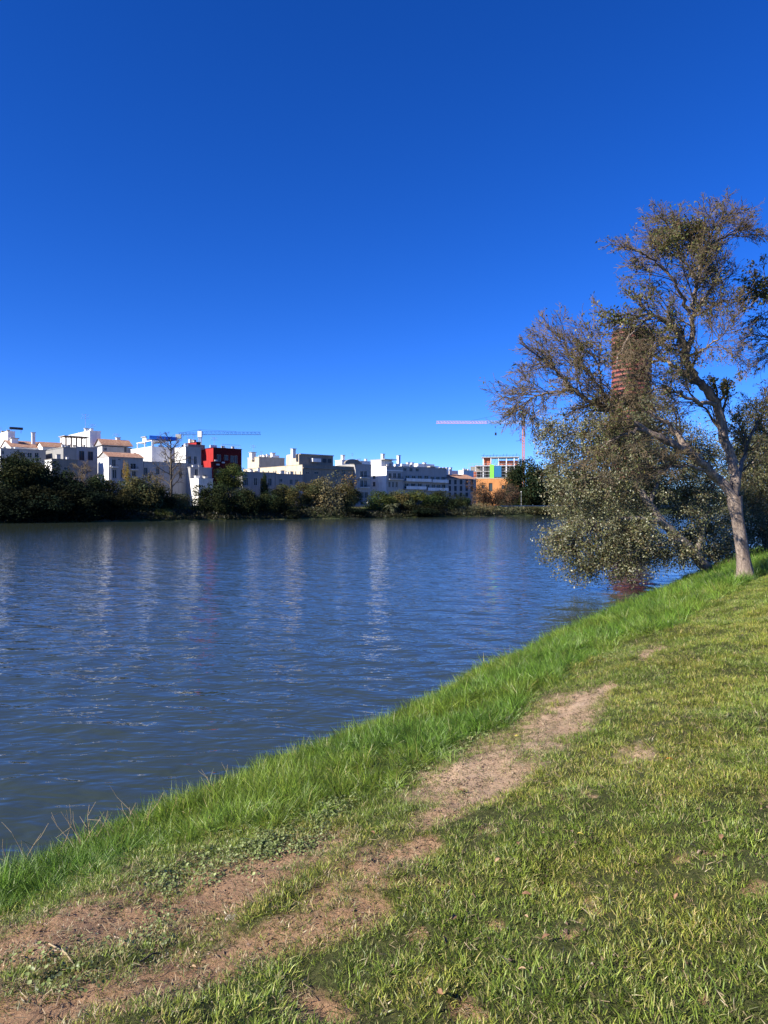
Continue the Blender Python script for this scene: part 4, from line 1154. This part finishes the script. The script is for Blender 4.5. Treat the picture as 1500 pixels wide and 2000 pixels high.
def near_tree(name, label, base_px, D, trunk_pts, lumps, n, size, palette, w, seed, mat='barkpale', leafm='leafsilver', r0=.22):
    bp = at(base_px[0], base_px[1], D); bz = float(ground_z(np.array([bp[0]]), np.array([bp[1]]))[0][0])
    base = np.array([bp[0], bp[1], bz - .1]); g = np.random.default_rng(seed)
    r = thing(name, label, 'tree', base)
    first = True
    for pts, a, b in trunk_pts:
        P = [at(*p) - base for p in pts]
        if first: P[0] = np.array([0, 0, 0]); first = False
        P = smooth_line(P, len(P) * 4); P[1:-1] += g.normal(size=(len(P) - 2, 3)) * .03
        V, Fc = tubes([(P, np.linspace(a, b, len(P)))], 10)
        ob('trunk' if a >= r0 else 'limb', mesh_np('limb', V, Fc, smooth=True), M[mat], r)
    me, sub = lump_leaves(g, base, lumps, n, size, palette, w)
    ob('crown', me, M[leafm], r)
    tw = []
    limbpts = np.concatenate([np.array([at(*p) for p in pts]) for pts, _, _ in trunk_pts])
    for i, (sc, dirs) in sub.items():
        c = at(*lumps[i][:2], lumps[i][4]); q = limbpts[np.argmin(np.linalg.norm(limbpts - c, axis=1))]
        tw.append((smooth_line([q - base, (q + c) / 2 - base + g.normal(size=3) * .15, c - base], 6), np.linspace(.035, .014, 6)))
        for s, d in zip(sc, dirs):
            e = s - d * .28; f = s + d * .5
            tw.append((np.array([c - base + (e - c) * .1 + g.normal(size=3) * .1, (c + e) / 2 - base + g.normal(size=3) * .12, e - base, f - base]), np.array([.011, .008, .006, .003])))
    V, Fc = tubes(tw, 3); ob('twigs', mesh_np('twigs', V, Fc), M['twig'], r, kind='stuff')
    return r

SILVER = [(.125, .135, .055), (.19, .19, .10), (.28, .28, .19), (.08, .09, .032), (.18, .155, .05), (.14, .10, .045)]
SW = [.30, .24, .10, .20, .09, .07]
near_tree('leaning_poplar', 'silvery-leaved poplar leaning from the bank over the water', (1388, 1118), 28.5,
    [([(1388, 1118, 28.5), (1362, 1088, 28.3), (1330, 1056, 28.0), (1296, 1022, 27.8), (1268, 985, 27.8), (1240, 940, 28), (1205, 895, 28.2), (1160, 860, 28.4)], .24, .06),
     ([(1296, 1022, 27.8), (1250, 1010, 27.2), (1200, 1015, 27), (1150, 1035, 26.8), (1105, 1070, 26.7)], .10, .02),
     ([(1268, 985, 27.8), (1290, 920, 29), (1320, 870, 30), (1340, 830, 30.5)], .11, .03),
     ([(1330, 1056, 28), (1280, 1066, 27), (1230, 1080, 26.6), (1180, 1100, 26.4)], .08, .02),
     ([(1362, 1088, 28.3), (1372, 1030, 29.5), (1390, 960, 30.5), (1400, 910, 31)], .12, .03),
     ([(1240, 940, 28), (1180, 930, 27.5), (1120, 940, 27.2)], .07, .02)],
    [(1118, 1076, 52, 34, 26.8, 1.0), (1095, 1050, 30, 28, 26.6, .7), (1180, 1098, 50, 30, 26.6, 1.0), (1228, 1112, 36, 18, 26.6, .8), (1155, 1030, 55, 42, 27, 1.2), (1215, 1050, 55, 44, 27, 1.2), (1112, 965, 40, 46, 27.3, 1.1),
     (1168, 950, 60, 60, 28, 1.6), (1090, 905, 34, 34, 27.6, .8), (1075, 840, 26, 30, 28, .7), (1140, 850, 60, 46, 28.4, 1.4), (1215, 835, 62, 46, 29, 1.5), (1240, 905, 60, 50, 28.6, 1.6), (1305, 905, 55, 60, 30, 1.6),
     (1340, 965, 50, 46, 30, 1.4), (1385, 930, 40, 60, 31, 1.3), (1345, 1055, 34, 26, 29.5, .9), (1385, 1035, 46, 46, 30.2, 1.2), (1300, 1085, 46, 20, 27.4, .9), (1270, 965, 36, 30, 28.6, 1.0), (1400, 1085, 34, 26, 30.5, .9), (1290, 850, 50, 36, 30, 1.2), (1150, 1112, 40, 14, 26.5, .7), (1340, 1000, 36, 30, 29, 1.0), (1348, 1078, 26, 16, 26.9, .6), (1235, 1060, 50, 36, 31, 1.2), (1225, 970, 56, 50, 32, 1.3), (1270, 1075, 36, 24, 31.5, 1.0), (1312, 1050, 18, 14, 26.8, .5), (1360, 880, 46, 50, 31, 1.3), (1250, 1040, 44, 40, 27.4, 1.0), (1370, 1075, 40, 26, 29.8, .9), (1190, 890, 60, 50, 28.4, 1.4), (1270, 800, 50, 30, 30, 1.2)],  # rear lumps over the water added to block the tower's reflection
    128000, .08, SILVER, SW, 41)
near_tree('thicket_tree', 'dense silvery olive tree behind the bare tree trunk at the right edge', (1500, 1092), 34,
    [([(1500, 1092, 34), (1495, 1040, 34), (1480, 980, 34), (1470, 900, 34)], .22, .05), ([(1495, 1040, 34), (1530, 980, 34), (1550, 900, 34)], .14, .05)],
    [(1445, 1010, 40, 60, 33.5, 1.3), (1490, 1040, 46, 44, 33, 1.3), (1450, 930, 36, 50, 34.5, 1.3), (1500, 960, 50, 60, 34, 1.6), (1560, 1000, 60, 70, 34, 1.8), (1560, 900, 60, 60, 35, 1.8), (1425, 1062, 30, 30, 32.5, .9), (1480, 880, 40, 40, 35, 1.3)],
    52000, .085, SILVER, [.32, .16, .07, .28, .10, .07], 42)
near_tree('dark_olive_tree', 'dark olive-green tree rising at the right edge behind the thicket', (1510, 1085), 40,
    [([(1510, 1085, 40), (1508, 1000, 40), (1500, 900, 40), (1490, 830, 40)], .28, .06), ([(1508, 1000, 40), (1470, 900, 40), (1455, 850, 39.5)], .14, .04)],
    [(1470, 815, 34, 34, 40, 1.5), (1520, 810, 50, 40, 41, 1.8), (1455, 870, 32, 40, 39.5, 1.3), (1510, 880, 50, 50, 40, 1.8), (1590, 850, 70, 80, 41, 2.2), (1455, 930, 30, 40, 40, 1.3), (1520, 960, 60, 60, 41, 2)],
    42000, .10, [(.055, .065, .022), (.085, .085, .028), (.12, .085, .04), (.16, .15, .045)], [.45, .3, .15, .1], 43, mat='barkgrey', leafm='leaf')

def side_tree():
    """the neighbour whose branches reach in from the right"""
    D = 21.0
    bp = at(1690, 1105, D); bz = float(ground_z(np.array([bp[0]]), np.array([bp[1]]))[0][0]); base = np.array([bp[0], bp[1], bz - .1])
    g = np.random.default_rng(51)
    r = thing('overhanging_tree', 'tree beyond the right edge with leafy branch tips hanging into view', 'tree', base)
    A = lambda px, py, dd=0: at(px, py, D + dd) - base
    limbs = [([(1690, 1105), (1680, 1000), (1660, 880), (1640, 800)], .3, .18), ([(1640, 800), (1590, 700), (1540, 620), (1490, 575), (1450, 560)], .13, .015), ([(1590, 700), (1550, 680), (1500, 660), (1455, 650)], .06, .01),
             ([(1640, 800), (1650, 680), (1620, 560), (1600, 480)], .15, .03), ([(1540, 620), (1515, 580), (1490, 545)], .05, .01), ([(1590, 700), (1540, 700), (1490, 690)], .05, .01), ([(1640, 800), (1700, 700), (1760, 600)], .12, .03)]
    out = [[], [], [], []]
    for i, (pts, a, b) in enumerate(limbs):
        P = smooth_line([(0, 0, 0) if (i == 0 and k == 0) else A(*p, g.uniform(-.4, .4)) for k, p in enumerate(pts)], len(pts) * 4)
        V, Fc = tubes([(P, np.linspace(a, b, len(P)))], 9); ob('trunk' if i == 0 else 'limb', mesh_np('limb', V, Fc, smooth=True), M['barkgrey'], r)
        if i == 0: continue
        for k in range(11):
            t = .25 + .75 * (k + g.random()) / 11; j = min(int(t * (len(P) - 1)), len(P) - 2); dd = nrm(P[j + 1] - P[j])
            o = nrm(np.cross(dd, g.normal(size=3))); an = g.uniform(.4, 1)
            grow(out, P[j], dd * math.cos(an) + o * math.sin(an), g.uniform(.6, 1.1), .014, 1, g, droop=.10, wig=.15, kids=(8, 7, 6), spread=(.35, .8))
    V, Fc = tubes(out[1], 4); ob('branches', mesh_np('branches', V, Fc), M['twigdark'], r, kind='stuff')
    for P, q in out[2] + out[3]: q[:] = np.maximum(q, .0042)
    V, Fc = tubes(out[2] + out[3], 3); ob('twigs', mesh_np('twigs', V, Fc), M['twig'], r, kind='stuff')
    T = np.concatenate([P[1:] for P, _ in out[3] + out[2]]); W_ = T + base
    px, py = to_px(W_[:, 0], W_[:, 1], W_[:, 2])
    pr = .03 + .25 * np.exp(-((py - 575) / 55) ** 2)
    s = T[g.random(len(T)) < pr]; C = np.repeat(s, 2, axis=0) + g.normal(size=(len(s) * 2, 3)) * .05
    V, Fc, cc = leaf_quads(C, .09, g, pick(g, len(C), [(.10, .125, .035), (.17, .165, .045), (.22, .15, .06)], [.5, .3, .2]))
    ob('leaves', mesh_np('leaves', V, Fc, cc), M['leaf'], r)
side_tree()

# ------------------------------------------------------------------ grass and small plants on the near bank
def blade(V, Fc, C, p, d, L, w, bend, col, g, seg=3):
    side = np.array([-d[1], d[0], 0.0]); side = nrm(side + g.normal(size=3) * .25)
    b = sum(len(v) for v in V)
    pts = []; q = np.array(p, float); dirv = nrm(np.array([d[0] * .35, d[1] * .35, 1.0]))
    for i in range(seg + 1):
        t = i / seg
        ww = w * (1 - t ** 1.7) * .5
        pts += [q - side * ww, q + side * ww] if i < seg else [q]
        dirv = nrm(dirv + np.array([d[0], d[1], -.25]) * bend / seg)
        q = q + dirv * L / seg
    V.append(np.array(pts))
    C.append(np.tile(col, (len(pts), 1)))
    for i in range(seg - 1):
        a = b + 2 * i; Fc.append((a, a + 1, a + 3)); Fc.append((a, a + 3, a + 2))
    a = b + 2 * (seg - 1); Fc.append((a, a + 1, a + 2))

def tuft(name, seed, n, rad, Lr, wr, bend, pal, w, seg=3):
    g = np.random.default_rng(seed); V, Fc, C = [], [], []
    for i in range(n):
        a = g.uniform(0, 6.28); rr_ = rad * math.sqrt(g.random()); b = a + g.normal() * .9
        blade(V, Fc, C, (rr_ * math.cos(a), rr_ * math.sin(a), -.012), (math.cos(b), math.sin(b)), g.uniform(*Lr), g.uniform(*wr), g.uniform(*bend), pick(g, 1, pal, w, .2)[0], g, seg)
    me = mesh_np(name, np.concatenate(V), Fc, np.concatenate(C))
    me.materials.append(M['grass'])
    return bpy.data.objects.new(name, me)

M['grass'] = leafmat('grass_blades', trans=0.24, rough=0.42, spec=0.35, inst=True)
PL = [(.175, .225, .033), (.235, .28, .046), (.10, .145, .022), (.42, .35, .15), (.31, .295, .07)]
PT = [(.115, .19, .022), (.155, .235, .03), (.065, .115, .016), (.215, .26, .048), (.33, .28, .11)]
PD = [(.34, .27, .15), (.12, .13, .04), (.22, .19, .08), (.10, .12, .035)]

def proto_collection(name, objs):
    c = bpy.data.collections.new(name)
    for o in objs: c.objects.link(o)
    return c

def scatter(name, label, P, scl, idx_, tint, coll, tilt=.18, seed=0):
    g = np.random.default_rng(seed); n = len(P)
    me = bpy.data.meshes.new(name); me.vertices.add(n); me.vertices.foreach_set('co', np.asarray(P, np.float32).ravel())
    def add(nm, typ, arr, key):
        a = me.attributes.new(nm, typ, 'POINT'); a.data.foreach_set(key, np.ascontiguousarray(arr).ravel())
    rot = np.stack([g.normal(size=n) * tilt, g.normal(size=n) * tilt, g.uniform(0, 6.28, n)], 1).astype(np.float32)
    add('rot', 'FLOAT_VECTOR', rot, 'vector'); add('scl', 'FLOAT_VECTOR', np.asarray(scl, np.float32), 'vector')
    add('pidx', 'INT', np.asarray(idx_, np.int32), 'value'); add('tint', 'FLOAT_VECTOR', np.asarray(tint, np.float32), 'vector')
    o = ob(name, me, None, label=label, kind='stuff')
    ng = bpy.data.node_groups.new(name, 'GeometryNodeTree')
    ng.interface.new_socket('Geometry', in_out='INPUT', socket_type='NodeSocketGeometry'); ng.interface.new_socket('Geometry', in_out='OUTPUT', socket_type='NodeSocketGeometry')
    N, Lk = ng.nodes, ng.links
    gi, go = N.new('NodeGroupInput'), N.new('NodeGroupOutput')
    ip = N.new('GeometryNodeInstanceOnPoints'); ci = N.new('GeometryNodeCollectionInfo')
    ci.inputs['Collection'].default_value = coll; ci.inputs['Separate Children'].default_value = True; ci.inputs['Reset Children'].default_value = True
    def na(nm, t):
        q = N.new('GeometryNodeInputNamedAttribute'); q.data_type = t; q.inputs['Name'].default_value = nm; return q.outputs['Attribute']
    er = N.new('FunctionNodeEulerToRotation')
    Lk.new(na('rot', 'FLOAT_VECTOR'), er.inputs[0])
    Lk.new(gi.outputs[0], ip.inputs['Points']); Lk.new(ci.outputs[0], ip.inputs['Instance']); ip.inputs['Pick Instance'].default_value = True
    Lk.new(na('pidx', 'INT'), ip.inputs['Instance Index']); Lk.new(er.outputs[0], ip.inputs['Rotation']); Lk.new(na('scl', 'FLOAT_VECTOR'), ip.inputs['Scale'])
    Lk.new(ip.outputs[0], go.inputs[0])
    md = o.modifiers.new('scatter', 'NODES'); md.node_group = ng
    return o

def sample(g, n0, rho0, rmin, rmax, amax, rc):
    """points spread over the bank, thinning with distance: density rho0 up to rc, then falling as 1/r"""
    r = np.concatenate([np.sqrt(g.uniform(rmin ** 2, rc ** 2, int(rho0 * amax * (rc ** 2 - rmin ** 2)))), g.uniform(rc, rmax, int(rho0 * rc * 2 * amax * (rmax - rc)))])
    a = g.uniform(-amax, amax, len(r)); x, y = r * np.sin(a), r * np.cos(a)
    return x, y, r

def build_grass():
    g = np.random.default_rng(61)
    lawn = proto_collection('lawn_tufts', [tuft('a_lawn%d' % i, 300 + i, 26, .055, (.018, .048), (.0024, .0042), (.5, 2.0), PL, [.28, .23, .28, .09, .12]) for i in range(7)])
    dry = proto_collection('dry_tufts', [tuft('a_dry%d' % i, 330 + i, 14, .06, (.02, .055), (.003, .005), (.9, 2.4), PD, [.4, .25, .15, .2]) for i in range(5)])
    tall = proto_collection('tall_tufts', [tuft('a_tall%d' % i, 360 + i, 40, .075, (.07, .24) if i % 2 else (.05, .17), (.0028, .0052), (.3, 2.0) if i % 2 else (1.2, 3.4), PT, [.32, .24, .28, .09, .07], 4) for i in range(7)])
    amax = math.radians(53)
    x, y, r = sample(g, 0, 1300, 1.3, 42, amax, 5.0)
    d = near_d(x, y); k = d > -.02; x, y, r, d = x[k], y[k], r[k], d[k]
    z, m = ground_z(x, y); tl = tallness(x, y, ground_base(x, y))
    u = g.random(len(x))
    patch = fbm(x * .9, y * .9, 401, 3); fine = fbm(x * 4, y * 4, 402, 3)
    grow_f = np.clip(r / 5, 1, 3) ** .45
    # lawn
    s = (u > tl) & (g.random(len(x)) > m * 1.06) & (g.random(len(x)) < .55 + .9 * sstep(.3, .6, fine))
    n = s.sum()
    sc = (grow_f * (.55 + .75 * fine) * g.uniform(.75, 1.3, len(x)) * (1 - .35 * m))[s]
    hz = sc * (.75 + .6 * patch[s])
    yel = sstep(.42, .66, fbm(x * 1.7, y * 1.7, 403, 3))[s]
    tint = np.stack([.9 + .26 * yel, 1.0 + .08 * yel, .9 + .1 * yel], 1) * (g.uniform(.75, 1.25, n) * (.8 + .4 * patch[s]))[:, None]
    scatter('lawn_grass', 'short green lawn grass beside the worn path', np.stack([x, y, z], 1)[s], np.stack([sc, sc, hz], 1), g.integers(0, 7, n), tint, lawn, .25, 1)
    # dry, trodden grass around the soil
    s = (g.random(len(x)) < .10 + .30 * ((m > .12) & (m < .95)) + .10 * m) & (tl < .5) & (r < 16)
    n = s.sum(); sc = (grow_f * g.uniform(.5, 1.1, len(x)))[s]
    scatter('trodden_grass', 'thin dry trodden grass along the bare soil', np.stack([x, y, z], 1)[s], np.stack([sc, sc, sc * .7], 1), g.integers(0, 5, n), np.ones((n, 3)) * g.uniform(.7, 1.2, (n, 1)), dry, .3, 2)
    # tall strip by the water
    x, y, r = sample(g, 0, 380, 1.3, 48, amax, 7.0)
    d = near_d(x, y); k = d > -.12; x, y, r, d = x[k], y[k], r[k], d[k]
    z, m = ground_z(x, y); tl = tallness(x, y, ground_base(x, y)); clump = .5 * fbm(x * 1.1, y * 1.1, 404, 3) + .5 * fbm(x * 3.2, y * 3.2, 414, 2)
    s = (g.random(len(x)) < tl * (1 - .8 * sstep(.5, .9, m))) & (g.random(len(x)) < .30 + 1.1 * sstep(.30, .58, clump))
    n = s.sum()
    sc = (np.clip(r / 7, 1, 3) ** .6 * g.uniform(.7, 1.25, len(x)) * (.65 + .35 * tl))[s]
    hz = (g.uniform(.7, 1.2, len(x)) * (.10 + 2.0 * clump ** 1.15) * (.5 + .5 * tl))[s]
    yel = sstep(.45, .7, fbm(x * .8, y * .8, 405, 3))[s]
    tint = np.stack([.82 + .3 * yel, .98 + .10 * yel, .85 + .1 * yel], 1) * (g.uniform(.65, 1.4, n) * (.6 + .8 * clump[s]))[:, None]
    scatter('bank_grass', 'tall lush green grass on the slope down to the water', np.stack([x, y, z], 1)[s], np.stack([sc, sc, hz], 1), g.integers(0, 7, n), tint, tall, .5, 3)
    # soft-leaved weeds along the inner edge of the tall grass
    def weed(name, seed):
        q = np.random.default_rng(seed); V, Fc, C = [], [], []
        for i in range(20):
            a = q.uniform(0, 6.28); rr_ = .075 * math.sqrt(q.random()); h = q.uniform(.008, .03); c = np.array([rr_ * math.cos(a), rr_ * math.sin(a), h]); R = q.uniform(.0045, .009)
            nn = nrm(np.array([math.cos(a) * .5, math.sin(a) * .5, 1]) + q.normal(size=3) * .3); e1 = nrm(np.cross(nn, [0, 1, .2])); e2 = np.cross(nn, e1); b = sum(len(v) for v in V)
            ring = [c + (e1 * math.cos(t) + e2 * math.sin(t)) * R * (1 + .12 * math.cos(5 * t)) + nn * R * .25 for t in np.linspace(0, 6.28, 10)[:-1]]
            V.append(np.array([c] + ring)); C.append(np.tile(pick(q, 1, [(.22, .27, .09), (.28, .32, .13), (.16, .21, .06)])[0], (10, 1)))
            Fc += [(b, b + 1 + j, b + 1 + (j + 1) % 9) for j in range(9)]
        me = mesh_np(name, np.concatenate(V), Fc, np.concatenate(C)); me.materials.append(M['grass']); return bpy.data.objects.new(name, me)
    wc = proto_collection('weeds', [weed('a_weed%d' % i, 500 + i) for i in range(5)])
    P = []
    for line, w, cnt in (([(285, 1742), (360, 1712), (430, 1690), (500, 1652), (560, 1640)], 26, 130), ([(600, 1600), (640, 1590), (690, 1572)], 17, 90), ([(500, 1690), (560, 1650), (620, 1635)], 22, 50), ([(270, 1880), (320, 1790)], 26, 20),
                         ([(700, 1560), (790, 1530), (860, 1480), (930, 1440)], 14, 60), ([(1170, 1290), (1230, 1268)], 10, 70), ([(20, 1860), (170, 1900)], 40, 18), ([(930, 1440), (1060, 1370)], 12, 60)):
        q = np.array(line, float); t = g.random(cnt) * (len(q) - 1); i = np.minimum(t.astype(int), len(q) - 2)
        c = q[i] + (q[i + 1] - q[i]) * (t - i)[:, None] + g.normal(size=(cnt, 2)) * np.array([w, w * .6]); P.append(c)
    P = np.concatenate(P); zz = np.full(len(P), 1.1)
    for _ in range(25):
        Dd = (EYE - zz) * F / (P[:, 1] - HOR); xx = (P[:, 0] - 750) / F * Dd; zz = .5 * zz + .5 * ground_z(xx, Dd)[0]
    n = len(P); sc = g.uniform(.6, 1.25, n)
    scatter('broadleaf_weeds', 'pale round-leaved weeds along the edge of the tall grass', np.stack([xx, Dd, zz], 1), np.stack([sc, sc, sc], 1), g.integers(0, 5, n), np.ones((n, 3)) * g.uniform(.8, 1.15, (n, 1)), wc, .2, 4)
    # straw and crumbs of soil on the bare ground
    def straw(name, seed, kind):
        q = np.random.default_rng(seed); mb = MB(); cols = []
        if kind == 0:
            for i in range(5):
                a = q.uniform(0, 6.28); p = q.normal(size=2) * .03; L = q.uniform(.012, .045)
                mb.bar((p[0], p[1], .004), (p[0] + L * math.cos(a), p[1] + L * math.sin(a), .004 + q.uniform(0, .012)), .0011, 3)
            c = (.36, .28, .17)
        else:
            for i in range(4):
                p = q.normal(size=2) * .035; s = q.uniform(.003, .011); b = len(mb.v)
                pts = [np.array([p[0], p[1], .002]) + nrm(q.normal(size=3)) * s * np.array([1, 1, .7]) for _ in range(6)]
                mb.v += [tuple(v) for v in pts]; mb.f += [(b, b + 1, b + 2), (b + 1, b + 2, b + 3), (b + 2, b + 3, b + 4), (b + 3, b + 4, b + 5), (b, b + 4, b + 5), (b, b + 1, b + 5), (b, b + 2, b + 4), (b + 1, b + 3, b + 5)]
            c = (.27, .18, .12)
        me = mb.mesh(name); a = me.attributes.new('col', 'FLOAT_COLOR', 'POINT'); a.data.foreach_set('color', np.tile((*c, 1), len(me.vertices)).astype(np.float32)); me.materials.append(M['grass'])
        return bpy.data.objects.new(name, me)
    lc = proto_collection('litter', [straw('a_str%d' % i, 520 + i, 0) for i in range(4)] + [straw('b_clod%d' % i, 530 + i, 1) for i in range(4)])
    x, y, r = sample(g, 0, 420, 1.3, 11, amax, 5.0); z, m = ground_z(x, y); tl = tallness(x, y, ground_base(x, y))
    s = (g.random(len(x)) < .12 + .8 * m) & (tl < .6); n = s.sum(); sc = g.uniform(.6, 1.5, n)
    scatter('soil_litter', 'dry straw bits and soil crumbs on the bare ground', np.stack([x, y, z], 1)[s], np.stack([sc] * 3, 1), g.integers(0, 8, n), np.ones((n, 3)) * g.uniform(.6, 1.2, (n, 1)), lc, .1, 5)
build_grass()

def on_ground(px, py):
    z = np.array([1.2])
    for _ in range(30):
        D = (EYE - z) * F / (py - HOR); x = (px - 750) / F * D; z = .5 * z + .5 * ground_z(x, D)[0]
    return np.array([x[0], D[0], z[0]])

def small_things():
    g = np.random.default_rng(71)
    # dry stems standing at the water's edge
    mt = simple('dry_stem', (0.34, 0.27, 0.16), .8)
    for px, py, n, lab in ((45, 1700, 4, 'sparse dry weed stems at the water in the left corner'), (190, 1650, 9, 'tangle of tall dry stems at the water left of the tall grass'), (270, 1618, 7, 'tall forked dry stems leaning over the water'),
                           (420, 1550, 4, 'short dry stems at the waterline beyond the forked stems'), (690, 1425, 4, 'few thin dry stems beside the yellow-green tuft')):
        b = on_ground(px, py); pol = []
        for i in range(n):
            p = np.array([g.normal() * .22, g.normal() * .12, -.03]); d = nrm(np.array([g.normal() * .4 - .1, g.normal() * .3, 1])); L = g.uniform(.20, .42)
            P = [p + d * L * t + np.array([.05 * math.sin(t * 3 + i), 0, 0]) for t in np.linspace(0, 1, 5)]
            pol.append((np.array(P), np.linspace(.0038, .0016, 5)))
            for k in range(g.integers(1, 4)):
                q = P[g.integers(1, 5)]; e = nrm(d + g.normal(size=3) * .7); pol.append((np.array([q, q + e * .07, q + e * .13]), np.array([.002, .0017, .0012])))
        V, Fc = tubes(pol, 4)
        ob('dry_weed', mesh_np('dry_weed', V, Fc), mt, label=lab, cat='plant', group='dry weeds at the water', loc=tuple(b))
    # yellow-green tufts on the edge
    for px, py, lab in ((600, 1470, 'yellow-green grass tuft at the waterline, nearer of two'), (738, 1402, 'yellow-green grass tuft at the waterline, farther of two')):
        b = on_ground(px, py); V, Fc, C = [], [], []
        for i in range(60):
            a = g.uniform(0, 6.28); q = .17 * math.sqrt(g.random())
            blade(V, Fc, C, (q * math.cos(a), q * math.sin(a), 0), (math.cos(a), math.sin(a)), g.uniform(.22, .42), .009, g.uniform(.2, .9), pick(g, 1, [(.36, .36, .03), (.24, .29, .03)])[0], g, 4)
        ob('grass_tuft', mesh_np('grass_tuft', np.concatenate(V), Fc, np.concatenate(C)), M['leaf'], label=lab, cat='grass tuft', loc=tuple(b))
    # fallen leaves
    def leafm(name, c):
        return simple(name, c, .7, .3, 60)
    mats = [leafm('brown_leaf', (.24, .13, .07)), leafm('tan_leaf', (.40, .27, .15)), leafm('orange_leaf', (.55, .25, .07)), leafm('yellow_leaf', (.62, .52, .10))]
    V = []; n = 7
    for i in range(n):
        t = i / (n - 1); w = .017 * math.sin(math.pi * min(1, t * .92 + .05)) ** .8
        for s in (-1, 0, 1): V.append(((t - .5) * .065, s * w, .010 * abs(s) + .012 * math.sin(t * 3)))
    Fc = [(i * 3 + j, i * 3 + 3 + j, i * 3 + 4 + j, i * 3 + 1 + j) for i in range(n - 1) for j in (0, 1)]
    me = mesh_np('fallen_leaf', V, Fc, smooth=True); me.materials.append(mats[0])
    spots = [(1310, 1490, 2, 'orange fallen leaf in the lawn right of the small bare patch', 1.3), (335, 1752, 3, 'yellow fallen leaf at the edge of the round-leaved weeds', 1.1), (1135, 1645, 3, 'tiny yellow leaf in the middle of the lawn', .8), (1010, 1442, 3, 'yellow leaf lying on the bare path', 1.0),
             (1184, 1366, 3, 'small pale yellow leaf beside the far end of the path', .9), (900, 1550, 0, 'dark brown leaf on the light soil', 1.0), (728, 1640, 0, 'dark curled leaf on the upper bare patch', .8), (765, 1690, 0, 'dark leaf on the middle bare patch', .9)]
    spots += [(g.uniform(780, 1490), g.uniform(1600, 1985), int(g.choice([0, 0, 1])), 'small dry brown leaf caught in the foreground lawn', g.uniform(.6, 1.0)) for _ in range(14)]
    spots += [(g.uniform(30, 640), g.uniform(1790, 1985), int(g.choice([0, 1])), 'small dry leaf scrap on the foreground soil', g.uniform(.4, .7)) for _ in range(10)]
    for px, py, k, lab, s in spots:
        p = on_ground(px, py)
        o = ob('fallen_leaf', me, mats[k], label=lab, cat='leaf', group='fallen leaves', loc=(p[0], p[1], p[2] + .012 + (.02 if px > 700 and py > 1560 else 0)))
        s *= .62; o.scale = (s, s, s); o.rotation_euler = (g.normal() * .35, g.normal() * .35, g.uniform(0, 6.28))
    # sticks and a stone
    for (x0, y0), (x1, y1), rad, lab in (((92, 1852), (150, 1908), .004, 'pale straw-coloured stalk lying on the soil in the left corner'), ((270, 1890), (310, 1870), .004, 'short dark twig on the lower bare soil'), ((345, 1700 + 90), (372, 1752 + 40), .003, 'thin dark twig on the wide bare soil')):
        a, b = on_ground(x0, y0), on_ground(x1, y1); c = (a + b) / 2 + np.array([.01, 0, .012])
        V, Fc = tubes([(np.array([a - c, (0, .008, 0), b - c]) + np.array([0, 0, .012]), np.array([rad, rad * .9, rad * .5]))], 6)
        ob('stick', mesh_np('stick', V, Fc, smooth=True), mt if 'pale' in lab else M['twigdark'], label=lab, cat='stick', loc=tuple(c))
    p = on_ground(455, 1797); q = np.random.default_rng(4)
    import bmesh
    bm = bmesh.new(); bmesh.ops.create_icosphere(bm, subdivisions=3, radius=1)
    for v in bm.verts: v.co *= 1 + .25 * (float(vnoise(v.co.x * 2 + 5, v.co.y * 2 + v.co.z * 2 + 9, 3)) - .5)
    sm = bpy.data.meshes.new('stone'); bm.to_mesh(sm); bm.free()
    o = ob('stone', sm, simple('grey_stone', (.36, .31, .26), .9, .2, 5, .4, 12), label='flat grey-brown stone half sunk in the soil', cat='stone', loc=(p[0], p[1], p[2])); o.scale = (.045, .03, .014)
small_things()
